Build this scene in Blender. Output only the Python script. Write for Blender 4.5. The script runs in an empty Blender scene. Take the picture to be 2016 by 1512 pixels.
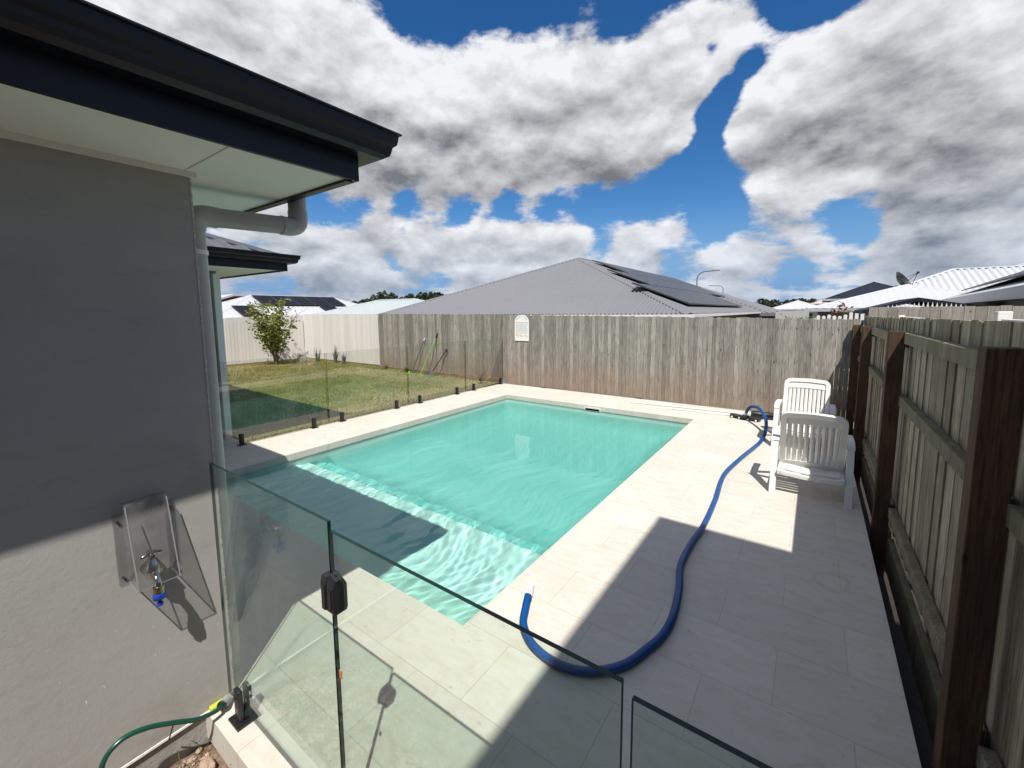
import bpy, bmesh, math, random
from mathutils import Vector, Matrix, noise
R_ = math.radians
random.seed(7)
sc = bpy.context.scene
col = sc.collection

# ------------------------------------------------------------------ camera
camd = bpy.data.cameras.new("camera")
cam = bpy.data.objects.new("camera", camd); col.objects.link(cam)
camd.sensor_width = 36.0; camd.sensor_fit = 'HORIZONTAL'
camd.lens = 835.0 / 2016.0 * 36.0
camd.shift_x = 0.0; camd.shift_y = -51.0 / 2016.0
camd.clip_start = 0.05; camd.clip_end = 3000
CR = Matrix(((0.814743, -0.056663, 0.577046), (0.579776, 0.092105, -0.809553), (-0.007277, 0.994136, 0.107894)))
cam.matrix_world = Matrix.Translation((0, 0, 1.85)) @ CR.to_4x4()
sc.camera = cam

# ------------------------------------------------------------------ sun and sky
SUN = Vector((0.385, -0.48, 1.0)).normalized()
sd = bpy.data.lights.new("sun", 'SUN'); sd.energy = 5.0; sd.angle = R_(0.5); sd.color = (1.0, 0.955, 0.89)
sd.cycles.is_caustics_light = True
so = bpy.data.objects.new("sun", sd); col.objects.link(so)
so.rotation_euler = SUN.to_track_quat('Z', 'Y').to_euler()
so.location = (20, -25, 40)
sc.view_settings.view_transform = 'Standard'; sc.view_settings.look = 'None'
sc.view_settings.gamma = 1; sc.view_settings.use_curve_mapping = False
sc.view_settings.exposure = 0.40

CLOUD_BIAS = [(-0.633,0.666,0.395,24.4,0.25),(-0.775,0.451,0.443,37.2,0.25),(-0.403,0.823,0.401,39.8,0.25),(-0.832,0.314,0.456,70.1,0.25),(-0.237,0.861,0.45,228.5,0.16),(-0.146,0.865,0.481,687.1,0.2),(0.07,0.94,0.333,65.3,0.32),(0.156,0.921,0.358,78.5,0.25),(-0.019,0.967,0.255,135.1,0.16),(0.121,0.974,0.19,271.5,0.1),(0.201,0.957,0.21,194.8,0.18),(-0.339,0.882,0.326,251.9,0.14),(-0.684,0.497,0.534,1272.8,-0.2),(-0.632,0.555,0.541,830.9,-0.4),(-0.589,0.612,0.528,1115.5,-0.42),(-0.534,0.635,0.558,358.7,-0.5),(-0.473,0.691,0.547,1144.4,-0.3),(-0.395,0.739,0.546,455.4,-0.5),(-0.308,0.787,0.534,847.6,-0.38),(-0.236,0.813,0.533,1322.6,-0.3),(-0.059,0.867,0.496,832.8,-0.55),(0.007,0.879,0.476,922.7,-0.3),(-0.178,0.868,0.464,6425.3,-0.35),(-0.118,0.895,0.431,4109.6,-0.6),(-0.155,0.904,0.399,2801.4,-0.6),(-0.183,0.914,0.362,2243.9,-0.65),(-0.197,0.929,0.314,1836.7,-0.6),(-0.235,0.935,0.264,706.6,-0.6),(-0.162,0.963,0.214,743.7,-0.6),(-0.261,0.889,0.377,372.7,0.22),(-0.066,0.919,0.388,912.5,0.25),(-0.108,0.943,0.316,1355.8,0.3),(-0.048,0.976,0.213,1090.0,0.25),(-0.224,0.839,0.496,859.3,0.2),(-0.318,0.92,0.229,521.5,-0.45),(-0.417,0.882,0.22,685.5,-0.4),(-0.505,0.834,0.223,812.9,-0.35),(-0.579,0.782,0.232,809.7,-0.42),(-0.658,0.718,0.227,819.2,-0.45),(-0.734,0.64,0.225,864.6,-0.42),(-0.8,0.56,0.214,935.9,-0.45),(-0.843,0.495,0.213,1024.8,-0.5),(-0.078,0.985,0.153,980.7,-0.3),(-0.022,0.985,0.17,766.9,-0.4),(0.053,0.986,0.156,652.8,-0.5),(-0.185,0.965,0.187,591.3,-0.4),(0.227,0.961,0.155,2021.6,-0.25),(-0.877,0.457,0.151,322.3,0.16),(-0.798,0.58,0.165,214.7,0.2),(-0.684,0.711,0.165,192.3,0.16),(-0.53,0.83,0.176,243.6,0.22),(-0.433,0.89,0.14,637.1,0.1),(-0.301,0.941,0.156,223.1,0.25),(-0.138,0.981,0.134,183.3,0.25),(-0.011,0.993,0.114,752.6,0.12),(0.126,0.983,0.134,587.0,0.2),(0.21,0.969,0.129,391.7,0.2),(-0.772,0.625,0.113,1836.3,-0.4),(-0.704,0.698,0.132,1742.7,-0.25),(-0.573,0.792,0.209,1003.1,-0.2),(-0.391,0.906,0.16,2660.8,-0.25),(-0.042,0.996,0.083,2035.7,-0.3),(-0.252,0.963,0.1,1145.1,-0.2),(-0.874,0.481,0.061,63.1,0.12),(-0.583,0.805,0.11,102.3,0.1),(0.161,0.984,0.081,158.1,0.16),(-0.007,0.999,0.048,120.8,0.1)]
CLOUD_GREY = [(-0.478,0.808,0.344,83.3,0.55),(-0.632,0.694,0.344,129.0,0.3),(-0.37,0.876,0.31,304.7,0.25),(-0.744,0.598,0.3,236.4,0.3),(-0.022,0.952,0.304,263.1,0.5),(0.08,0.95,0.303,398.8,0.3),(0.146,0.962,0.23,301.4,0.5),(0.207,0.948,0.242,363.9,0.4),(0.039,0.915,0.401,420.5,0.12),(-0.848,0.524,0.083,27.1,0.3),(0.19,0.979,0.071,193.1,0.35),(-0.786,0.492,0.374,162.3,0.2),(-0.828,0.386,0.407,471.0,0.2),(-0.302,0.827,0.474,419.8,0.12),(0.099,0.913,0.395,755.2,0.2),(-0.232,0.965,0.125,390.9,0.3),(-0.093,0.99,0.106,644.4,0.25),(0.156,0.979,0.13,1121.1,0.3),(-0.542,0.828,0.143,422.5,0.2),(-0.477,0.749,0.46,158.3,-0.2),(-0.71,0.512,0.484,117.5,-0.2),(-0.114,0.969,0.218,973.6,-0.3),(0.021,0.98,0.199,383.5,-0.2),(-0.52,0.814,0.259,99.1,-0.25),(-0.591,0.654,0.473,162.3,-0.2)]

class NT:
    """short-hand for building node trees"""
    def __init__(s, nt): s.t = nt
    def n(s, typ, ins=None, **kw):
        nd = s.t.nodes.new(typ)
        for k, v in kw.items(): setattr(nd, k, v)
        if ins:
            for k, v in ins.items(): s.put(nd.inputs[k], v)
        return nd
    def put(s, sock, v):
        if isinstance(v, bpy.types.NodeSocket): s.t.links.new(v, sock)
        else: sock.default_value = v
    def m(s, op, a, b=None, c=None, clamp=False):
        nd = s.t.nodes.new('ShaderNodeMath'); nd.operation = op; nd.use_clamp = clamp
        s.put(nd.inputs[0], a)
        if b is not None: s.put(nd.inputs[1], b)
        if c is not None: s.put(nd.inputs[2], c)
        return nd.outputs[0]
    def v(s, op, a, b=None, out=0):
        nd = s.t.nodes.new('ShaderNodeVectorMath'); nd.operation = op
        s.put(nd.inputs[0], a)
        if b is not None: s.put(nd.inputs[1], b)
        return nd.outputs[out]
    def mr(s, x, a, b, c=0.0, d=1.0, smooth=False):
        nd = s.t.nodes.new('ShaderNodeMapRange'); nd.clamp = True
        if smooth: nd.interpolation_type = 'SMOOTHSTEP'
        for i, q in enumerate((x, a, b, c, d)): s.put(nd.inputs[i], q)
        return nd.outputs[0]
    def mix(s, f, a, b, blend='MIX'):
        nd = s.t.nodes.new('ShaderNodeMix'); nd.data_type = 'RGBA'; nd.blend_type = blend
        s.put(nd.inputs[0], f); s.put(nd.inputs[6], a); s.put(nd.inputs[7], b)
        return nd.outputs[2]
    def noise(s, vec, scale, detail=4, rough=0.55, dist=0.0, out=0):
        nd = s.n('ShaderNodeTexNoise', {'Vector': vec, 'Scale': scale, 'Detail': detail, 'Roughness': rough, 'Distortion': dist})
        return nd.outputs[out]
def rgb(c): return (c[0], c[1], c[2], 1.0)

world = bpy.data.worlds.new("World"); sc.world = world; world.use_nodes = True
wt = NT(world.node_tree); world.node_tree.nodes.clear()
def blob_sum(t, vec, blobs, start):
    acc = start
    for (x, y, z, k, a) in blobs:
        l = math.sqrt(x*x+y*y+z*z)
        d = t.v('DOT_PRODUCT', vec, (x/l, y/l, z/l), out=1)
        e = t.m('MULTIPLY_ADD', d, k*1.1, -k*1.1)
        acc = t.m('MULTIPLY_ADD', t.m('EXPONENT', e), a, acc)
    return acc
def cloud_group():
    g = bpy.data.node_groups.new("cloud_density", 'ShaderNodeTree')
    g.interface.new_socket('Vector', in_out='INPUT', socket_type='NodeSocketVector')
    g.interface.new_socket('Value', in_out='OUTPUT', socket_type='NodeSocketFloat')
    t = NT(g); gi = t.n('NodeGroupInput'); go = t.n('NodeGroupOutput')
    v = t.v('NORMALIZE', gi.outputs[0])
    sp = t.n('ShaderNodeSeparateXYZ', {0: v})
    zz = t.m('ADD', t.m('MAXIMUM', sp.outputs[2], 0.0), 0.10)
    p = t.n('ShaderNodeCombineXYZ', {0: t.m('DIVIDE', sp.outputs[0], zz), 1: t.m('DIVIDE', sp.outputs[1], zz), 2: t.m('MULTIPLY', sp.outputs[2], 3.0)}).outputs[0]
    a = t.noise(p, 1.25, 9, 0.58, 0.0)
    b = t.noise(t.v('MULTIPLY', v, (1, 1, 1.8)), 7.5, 10, 0.62, 0.0)
    c = t.m('MULTIPLY_ADD', b, 1.15, t.m('MULTIPLY', a, 0.55))
    tot = blob_sum(t, v, CLOUD_BIAS, t.m('ADD', c, -0.80))
    t.put(go.inputs[0], tot)
    return g
cg = cloud_group()
def sky_build():
    t = wt
    dv = t.n('ShaderNodeTexCoord').outputs['Generated']
    dv = t.v('NORMALIZE', dv)
    def dens(vec):
        nd = t.n('ShaderNodeGroup'); nd.node_tree = cg; t.put(nd.inputs[0], vec); return nd.outputs[0]
    n0 = dens(dv)
    n1 = dens(t.v('ADD', dv, (0.03, -0.05, 0.10)))
    n2 = dens(t.v('ADD', dv, (0.008, -0.012, 0.028)))
    sp = t.n('ShaderNodeSeparateXYZ', {0: dv}); el = sp.outputs[2]
    alpha = t.mr(n0, -0.02, 0.19, smooth=True)
    d1 = t.m('SUBTRACT', n0, n1); d2 = t.m('SUBTRACT', n0, n2)
    puff = t.noise(t.v('MULTIPLY', dv, (1, 1, 1.7)), 8.0, 8, 0.54, 0.0)
    puff1 = t.noise(t.v('MULTIPLY', t.v('ADD', dv, (0.006, -0.010, 0.022)), (1, 1, 1.7)), 8.0, 8, 0.54, 0.0)
    shade = t.m('MULTIPLY_ADD', d1, 0.25, 0.76)
    shade = t.m('MULTIPLY_ADD', d2, 0.7, shade)
    shade = t.m('MULTIPLY_ADD', t.m('SUBTRACT', puff, puff1), 1.5, shade)
    shade = t.m('MULTIPLY_ADD', t.m('SUBTRACT', puff, 0.5), 0.22, shade)
    shade = t.m('MULTIPLY_ADD', t.mr(n0, 0.08, 0.5, smooth=True), -0.12, shade)
    shade = t.m('MULTIPLY_ADD', blob_sum(t, dv, CLOUD_GREY, 0.0), -0.66, shade)
    shade = t.mr(shade, 0.0, 1.0)
    dark = t.mix(t.mr(el, 0.02, 0.25), rgb((2.2, 2.8, 3.8)), rgb((1.95, 2.05, 2.3)))
    lite = t.mix(t.mr(el, 0.0, 0.2), rgb((6.6, 7.4, 8.6)), rgb((9.4, 9.5, 9.8)))
    cloud = t.mix(shade, dark, lite)
    sky = t.n('ShaderNodeTexSky', sky_type='NISHITA', sun_disc=False)
    sky.sun_elevation = math.asin(SUN.z); sky.sun_rotation = math.atan2(SUN.x, SUN.y)
    sky.air_density = 1.0; sky.dust_density = 0.2; sky.ozone_density = 3.0
    hs = t.n('ShaderNodeHueSaturation', {'Saturation': 1.3, 'Value': 1.0, 'Color': sky.outputs[0]})
    blue = t.mix(1.0, hs.outputs[0], rgb((0.80, 0.97, 1.12)), 'MULTIPLY')
    blue = t.mix(t.mr(el, 0.02, 0.24, 1.0, 0.0, smooth=True), blue, rgb((2.0, 3.9, 6.9)))
    c = t.mix(alpha, blue, cloud)
    bg = t.n('ShaderNodeBackground', {'Color': c, 'Strength': 0.073})
    out = t.n('ShaderNodeOutputWorld', {0: bg.outputs[0]})
sky_build()
world.cycles.sampling_method = 'MANUAL'; world.cycles.sample_map_resolution = 256
cy = sc.cycles
cy.max_bounces = 10; cy.diffuse_bounces = 4; cy.glossy_bounces = 4; cy.transmission_bounces = 6; cy.transparent_max_bounces = 24
cy.use_denoising = True; cy.caustics_reflective = False; cy.caustics_refractive = True
cy.use_adaptive_sampling = True; cy.adaptive_threshold = 0.015
try: cy.denoiser = 'OPENIMAGEDENOISE'
except Exception: pass

# ------------------------------------------------------------------ mesh helpers
class MB:
    """collects faces with material slot, tone and uv, links them as ONE mesh object"""
    def __init__(s): s.v = []; s.f = []; s.mi = []; s.tone = []; s.uv = []; s.smooth = []
    def face(s, pts, mi=0, tone=0.5, uv=None, smooth=False):
        b = len(s.v); s.v += [tuple(p) for p in pts]
        s.f.append(tuple(range(b, b+len(pts)))); s.mi.append(mi); s.tone.append(tone); s.uv.append(uv); s.smooth.append(smooth)
    def raw(s, verts, faces, mi=0, tone=0.5, smooth=False):
        b = len(s.v); s.v += [tuple(p) for p in verts]
        for f in faces:
            s.f.append(tuple(b+i for i in f)); s.mi.append(mi); s.tone.append(tone); s.uv.append(None); s.smooth.append(smooth)
    def box(s, x0, x1, y0, y1, z0, z1, mi=0, tone=0.5, m=None, bev=0.0):
        if bev > 0:
            vs, fs = bevbox(x0, x1, y0, y1, z0, z1, bev)
        else:
            vs = [(x0,y0,z0),(x1,y0,z0),(x1,y1,z0),(x0,y1,z0),(x0,y0,z1),(x1,y0,z1),(x1,y1,z1),(x0,y1,z1)]
            fs = [(0,3,2,1),(4,5,6,7),(0,1,5,4),(1,2,6,5),(2,3,7,6),(3,0,4,7)]
        if m is not None: vs = [m @ Vector(p) for p in vs]
        s.raw(vs, fs, mi, tone)
        return s
    def tube(s, pts, r, seg=12, mi=0, tone=0.5, cap=True, smooth=True, rfun=None):
        pts = [Vector(p) for p in pts]; n = len(pts)
        tang = []
        for i in range(n):
            a = pts[max(i-1,0)]; b = pts[min(i+1,n-1)]
            tang.append((b-a).normalized())
        ref = Vector((0,0,1)) if abs(tang[0].z) < 0.9 else Vector((1,0,0))
        nrm = (ref - tang[0]*ref.dot(tang[0])).normalized()
        rings = []
        for i in range(n):
            nrm = (nrm - tang[i]*nrm.dot(tang[i])).normalized()
            bn = tang[i].cross(nrm)
            rr = rfun(i, n) if rfun else r
            rings.append([pts[i] + (nrm*math.cos(2*math.pi*k/seg) + bn*math.sin(2*math.pi*k/seg))*rr for k in range(seg)])
        vs = [p for rg in rings for p in rg]; fs = []
        for i in range(n-1):
            for k in range(seg):
                fs.append((i*seg+k, i*seg+(k+1)%seg, (i+1)*seg+(k+1)%seg, (i+1)*seg+k))
        s.raw(vs, fs, mi, tone, smooth)
        if cap:
            s.raw(rings[0], [tuple(reversed(range(seg)))], mi, tone)
            s.raw(rings[-1], [tuple(range(seg))], mi, tone)
        return s
    def extrude(s, poly, vec, mi=0, tone=0.5):
        a = [Vector(p) for p in poly]; b = [p+Vector(vec) for p in a]; n = len(a)
        s.raw(a+b, [tuple(reversed(range(n))), tuple(range(n, 2*n))] + [(i,(i+1)%n,n+(i+1)%n,n+i) for i in range(n)], mi, tone)
        return s
    def build(s, name, mats, parent=None, loc=None, rot=None, smooth_angle=None):
        me = bpy.data.meshes.new(name); me.from_pydata(s.v, [], s.f)
        if not isinstance(mats, (list, tuple)): mats = [mats]
        for m in mats: me.materials.append(m)
        me.polygons.foreach_set('material_index', s.mi)
        me.polygons.foreach_set('use_smooth', s.smooth)
        at = me.attributes.new('tone', 'FLOAT', 'FACE'); at.data.foreach_set('value', s.tone)
        if any(u is not None for u in s.uv):
            uvl = me.uv_layers.new(name='UVMap'); i = 0
            for f, u in zip(s.f, s.uv):
                for k in range(len(f)):
                    if u is not None: uvl.data[i].uv = u[k]
                    i += 1
        me.update()
        o = bpy.data.objects.new(name, me); col.objects.link(o)
        if parent is not None: o.parent = parent
        if loc is not None: o.location = loc
        if rot is not None: o.rotation_euler = rot
        return o
def bevbox(x0, x1, y0, y1, z0, z1, b):
    bm = bmesh.new(); bmesh.ops.create_cube(bm, size=1.0)
    for v in bm.verts: v.co = Vector((x0+(v.co.x+.5)*(x1-x0), y0+(v.co.y+.5)*(y1-y0), z0+(v.co.z+.5)*(z1-z0)))
    bmesh.ops.bevel(bm, geom=bm.edges[:], offset=b, segments=2, affect='EDGES', profile=0.5)
    bm.verts.ensure_lookup_table()
    vs = [v.co.copy() for v in bm.verts]; fs = [tuple(v.index for v in f.verts) for f in bm.faces]
    bm.free(); return vs, fs
def spline(pts, n=8):
    P = [Vector(p) for p in pts]; P = [P[0]*2-P[1]] + P + [P[-1]*2-P[-2]]; out = []
    for i in range(1, len(P)-2):
        for k in range(n):
            t = k/n; a, b, c, d = P[i-1], P[i], P[i+1], P[i+2]
            out.append(0.5*((2*b)+(c-a)*t+(2*a-5*b+4*c-d)*t*t+(3*b-a-3*c+d)*t**3))
    out.append(P[-2]); return out
def tag(o, label=None, cat=None, group=None, kind=None):
    if label: o['label'] = label
    if cat: o['category'] = cat
    if group: o['group'] = group
    if kind: o['kind'] = kind
    return o
def thing(name, label, cat, loc=(0,0,0), rot=0.0, group=None):
    o = bpy.data.objects.new(name, None); col.objects.link(o); o.empty_display_size = 0.1
    o.location = loc; o.rotation_euler = (0,0,rot)
    return tag(o, label, cat, group)
def copy_tree(o, parent=None):
    c = o.copy(); col.objects.link(c)
    if parent is not None: c.parent = parent
    for ch in [q for q in bpy.data.objects if q.parent == o]: copy_tree(ch, c)
    return c

# ------------------------------------------------------------------ materials
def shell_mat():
    """pale vinyl with the turquoise scatter of cloudy water painted into its colour by depth"""
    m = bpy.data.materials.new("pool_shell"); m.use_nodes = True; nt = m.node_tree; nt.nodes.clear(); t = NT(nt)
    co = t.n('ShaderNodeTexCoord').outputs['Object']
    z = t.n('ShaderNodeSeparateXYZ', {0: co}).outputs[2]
    r = t.n('ShaderNodeValToRGB', {0: t.mr(z, -0.11, -0.85)})  # paints the water's depth tint into the shell colour, palest around step depth
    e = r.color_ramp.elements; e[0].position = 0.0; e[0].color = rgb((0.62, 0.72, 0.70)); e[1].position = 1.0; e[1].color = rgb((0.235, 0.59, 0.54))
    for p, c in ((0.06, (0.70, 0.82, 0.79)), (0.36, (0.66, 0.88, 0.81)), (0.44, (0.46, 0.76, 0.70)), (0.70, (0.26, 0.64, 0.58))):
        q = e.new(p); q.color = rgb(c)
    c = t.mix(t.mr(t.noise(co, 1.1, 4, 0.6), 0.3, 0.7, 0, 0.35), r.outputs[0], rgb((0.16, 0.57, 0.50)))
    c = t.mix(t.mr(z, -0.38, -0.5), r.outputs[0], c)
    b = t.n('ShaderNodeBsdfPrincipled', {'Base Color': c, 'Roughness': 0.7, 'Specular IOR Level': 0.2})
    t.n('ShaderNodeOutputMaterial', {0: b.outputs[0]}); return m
def mat(name, color, rough=0.6, metal=0.0, spec=0.5, var=0.0, vscale=3.0, bump=0.0, bscale=40.0, color2=None, tonevar=0.0, stretch=None, coat=0.0, bdist=0.01, fine=0.0):
    m = bpy.data.materials.new(name); m.use_nodes = True; nt = m.node_tree; nt.nodes.clear(); t = NT(nt)
    co = t.n('ShaderNodeTexCoord').outputs['Object']
    if stretch: co = t.v('MULTIPLY', co, stretch)
    c = rgb(color)
    if color2 is not None or var > 0:
        c2 = rgb(color2) if color2 is not None else rgb([q*(1-var) for q in color])
        f = t.mr(t.noise(co, vscale, 6, 0.62), 0.33, 0.67)
        c = t.mix(f, c, c2)
    if tonevar > 0:
        a = t.n('ShaderNodeAttribute', attribute_name='tone')
        k = t.m('MULTIPLY_ADD', a.outputs['Fac'], 2*tonevar, 1-tonevar)
        hs = t.n('ShaderNodeHueSaturation', {'Value': k, 'Color': c}); c = hs.outputs[0]
    if fine > 0:
        k = t.m('MULTIPLY_ADD', t.noise(co, bscale*1.7, 3, 0.7), 2*fine, 1-fine)
        hs = t.n('ShaderNodeHueSaturation', {'Value': k, 'Color': c}); c = hs.outputs[0]
    b = t.n('ShaderNodeBsdfPrincipled', {'Base Color': c, 'Roughness': rough, 'Metallic': metal, 'Specular IOR Level': spec, 'Coat Weight': coat})
    if bump > 0:
        bp = t.n('ShaderNodeBump', {'Height': t.noise(co, bscale, 5, 0.6), 'Strength': bump, 'Distance': bdist})
        t.put(b.inputs['Normal'], bp.outputs[0])
    t.n('ShaderNodeOutputMaterial', {0: b.outputs[0]})
    return m
def stone_mat():
    m = bpy.data.materials.new("cream_travertine"); m.use_nodes = True; nt = m.node_tree; nt.nodes.clear(); t = NT(nt)
    co = t.n('ShaderNodeTexCoord').outputs['Object']
    br = t.n('ShaderNodeTexBrick', {'Vector': t.v('ADD', co, (0.37, 0.285, 0)), 'Color1': rgb((0.0,0,0)), 'Color2': rgb((1,1,1)), 'Mortar': rgb((0.5,0.5,0.5)), 'Scale': 1.0, 'Mortar Size': 0.0022, 'Mortar Smooth': 0.1, 'Brick Width': 0.61, 'Row Height': 0.41, 'Bias': 0.0})
    br.offset = 0.5
    big = t.noise(co, 1.3, 5, 0.6); mid = t.noise(t.v('MULTIPLY', co, (1, 2.6, 1)), 6.0, 8, 0.68, 0.6)
    c = t.mix(t.mr(big, 0.3, 0.7), rgb((0.565, 0.535, 0.48)), rgb((0.52, 0.49, 0.435)))
    c = t.mix(t.mr(mid, 0.44, 0.70, 0, 0.62), c, rgb((0.48, 0.41, 0.32)))
    c = t.mix(t.mr(t.noise(co, 17, 6, 0.7), 0.60, 0.78), c, rgb((0.37, 0.28, 0.20)))
    bc = t.n('ShaderNodeSeparateColor', {0: br.outputs[0]}).outputs[0]
    c = t.n('ShaderNodeHueSaturation', {'Value': t.m('MULTIPLY_ADD', bc, 0.10, 0.95), 'Color': c}).outputs[0]
    # pits of the stone
    pit = t.mr(t.noise(co, 60, 3, 0.6), 0.66, 0.72); pitm = t.m('MULTIPLY', pit, t.mr(t.noise(co, 2.1, 2), 0.5, 0.62))
    c = t.mix(t.m('MULTIPLY', pitm, 0.45), c, rgb((0.22, 0.17, 0.12)))
    # dried puddle rings and wear
    vo = t.n('ShaderNodeTexVoronoi', {'Vector': t.v('ADD', t.v('MULTIPLY', t.noise(co, 1.5, 2, out=1), (0.35,0.35,0)), co), 'Scale': 1.15}, feature='F1')
    ring = t.m('MULTIPLY', t.mr(t.m('ABSOLUTE', t.m('SUBTRACT', vo.outputs['Distance'], 0.24)), 0.0, 0.018, 1.0, 0.0), 0.24)
    c = t.mix(ring, c, rgb((0.33, 0.26, 0.17)))
    c = t.mix(t.m('MULTIPLY', br.outputs['Fac'], 0.5), c, rgb((0.33, 0.27, 0.21)))
    b = t.n('ShaderNodeBsdfPrincipled', {'Base Color': c, 'Roughness': 0.72, 'Specular IOR Level': 0.35})
    h = t.m('MULTIPLY_ADD', br.outputs['Fac'], -0.6, t.m('MULTIPLY_ADD', t.noise(co, 90, 4, 0.6), 0.15, t.m('MULTIPLY', pitm, -0.5)))
    t.put(b.inputs['Normal'], t.n('ShaderNodeBump', {'Height': h, 'Strength': 0.5, 'Distance': 0.004}).outputs[0])
    t.n('ShaderNodeOutputMaterial', {0: b.outputs[0]}); return m
def wood_mat(name, base, dark, warm, moss=0.0, tone=0.3, stain=0.0, rough=0.85):
    """weathered timber: grain runs along local z"""
    m = bpy.data.materials.new(name); m.use_nodes = True; nt = m.node_tree; nt.nodes.clear(); t = NT(nt)
    co = t.n('ShaderNodeTexCoord').outputs['Object']
    a = t.n('ShaderNodeAttribute', attribute_name='tone').outputs['Fac']
    off = t.n('ShaderNodeCombineXYZ', {2: t.m('MULTIPLY', a, 37.0), 0: t.m('MULTIPLY', a, 5.0)}).outputs[0]
    cb = t.v('ADD', co, off)
    grain = t.noise(t.v('MULTIPLY', cb, (1, 1, 0.045)), 95, 6, 0.65, 0.4)
    blotch = t.noise(t.v('MULTIPLY', cb, (1, 1, 0.35)), 6, 5, 0.6)
    c = t.mix(t.mr(blotch, 0.35, 0.68), rgb(base), rgb(warm))
    c = t.mix(t.mr(grain, 0.44, 0.66, 0, 0.85), c, rgb(dark))
    kn = t.n('ShaderNodeTexVoronoi', {'Vector': t.v('MULTIPLY', cb, (1, 1, 0.5)), 'Scale': 7.0}, feature='F1')
    c = t.mix(t.mr(kn.outputs['Distance'], 0.05, 0.11, 0.75, 0.0), c, rgb([q*0.5 for q in dark]))
    k = t.m('MULTIPLY_ADD', a, 2*tone, 1-tone)
    c = t.n('ShaderNodeHueSaturation', {'Value': k, 'Color': c}).outputs[0]
    if moss > 0:
        c = t.mix(t.m('MULTIPLY', t.mr(t.noise(co, 5, 6, 0.65), 0.42, 0.68), moss), c, rgb((0.095, 0.11, 0.028)))
    if stain > 0:
        sp = t.n('ShaderNodeSeparateXYZ', {0: co})
        low = t.mr(t.m('ADD', sp.outputs[2], t.m('MULTIPLY', t.noise(co, 1.1, 4), 0.9)), 0.45, 1.35, 1.0, 0.0)
        c = t.mix(t.m('MULTIPLY', low, stain), c, rgb((0.235, 0.155, 0.105)))
        c = t.mix(t.m('MULTIPLY', t.mr(t.noise(t.v('MULTIPLY', co, (1,1,0.7)), 1.9, 4, 0.6), 0.60, 0.72), t.m('MULTIPLY', low, 0.55)), c, rgb((0.42, 0.20, 0.09)))
    b = t.n('ShaderNodeBsdfPrincipled', {'Base Color': c, 'Roughness': rough, 'Specular IOR Level': 0.25})
    t.put(b.inputs['Normal'], t.n('ShaderNodeBump', {'Height': grain, 'Strength': 0.6, 'Distance': 0.004}).outputs[0])
    t.n('ShaderNodeOutputMaterial', {0: b.outputs[0]}); return m
def glass_mat(name, tint, extra=0.0, dust=0.0):
    """thin clear pane: what is behind shows through tinted, the sky and walls reflect by Fresnel"""
    m = bpy.data.materials.new(name); m.use_nodes = True; nt = m.node_tree; nt.nodes.clear(); t = NT(nt)
    ge = t.n('ShaderNodeNewGeometry')
    ca = t.m('ABSOLUTE', t.v('DOT_PRODUCT', ge.outputs['Incoming'], ge.outputs['Normal'], out=1))
    fr = t.m('MULTIPLY_ADD', t.m('POWER', t.m('SUBTRACT', 1.0, ca), 5.0), 0.96, 0.04)
    tr = t.n('ShaderNodeBsdfTransparent', {'Color': rgb(tint)})
    gl = t.n('ShaderNodeBsdfGlossy', {'Color': rgb((1,1,1)), 'Roughness': 0.003})
    mx = t.n('ShaderNodeMixShader', {0: t.m('ADD', fr, extra, clamp=True), 1: tr.outputs[0], 2: gl.outputs[0]})
    o = mx.outputs[0]
    if dust > 0:
        co = t.n('ShaderNodeTexCoord').outputs['Object']
        f = t.m('MULTIPLY', t.mr(t.noise(t.v('MULTIPLY', co, (1,1,0.3)), 5, 7, 0.7), 0.45, 0.8), dust)
        df = t.n('ShaderNodeBsdfDiffuse', {'Color': rgb((0.7,0.74,0.7))})
        o = t.n('ShaderNodeMixShader', {0: f, 1: o, 2: df.outputs[0]}).outputs[0]
    t.n('ShaderNodeOutputMaterial', {0: o}); return m
def render_wall_mat():
    m = bpy.data.materials.new("painted_render"); m.use_nodes = True; nt = m.node_tree; nt.nodes.clear(); t = NT(nt)
    co = t.n('ShaderNodeTexCoord').outputs['Object']
    c = t.mix(t.mr(t.noise(co, 1.6, 5, 0.6), 0.35, 0.65), rgb((0.375, 0.367, 0.345)), rgb((0.34, 0.333, 0.312)))
    c = t.mix(t.mr(t.noise(t.v('MULTIPLY', co, (1, 1.0, 3.5)), 3.2, 6, 0.65, 0.8), 0.52, 0.72, 0, 0.5), c, rgb((0.30, 0.287, 0.262)))
    foot = t.m('MULTIPLY', t.mr(t.n('ShaderNodeSeparateXYZ', {0: co}).outputs[2], 0.28, 0.0), t.mr(t.noise(co, 9, 5, 0.7), 0.4, 0.7))
    c = t.mix(t.m('MULTIPLY', foot, 0.45), c, rgb((0.22, 0.17, 0.12)))
    sc_ = t.mr(t.noise(t.v('MULTIPLY', co, (1, 2.2, 1.2)), 26, 3, 0.55), 0.715, 0.735)
    low = t.mr(t.n('ShaderNodeSeparateXYZ', {0: co}).outputs[2], 0.75, 0.25)
    c = t.mix(t.m('MULTIPLY', t.m('MULTIPLY', sc_, low), 0.75), c, rgb((0.74, 0.72, 0.66)))
    b = t.n('ShaderNodeBsdfPrincipled', {'Base Color': c, 'Roughness': 0.62, 'Specular IOR Level': 0.35})
    h = t.m('MULTIPLY_ADD', t.noise(co, 170, 5, 0.65), 0.8, t.noise(co, 45, 4, 0.55))
    t.put(b.inputs['Normal'], t.n('ShaderNodeBump', {'Height': h, 'Strength': 0.3, 'Distance': 0.003}).outputs[0])
    t.n('ShaderNodeOutputMaterial', {0: b.outputs[0]}); return m
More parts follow.
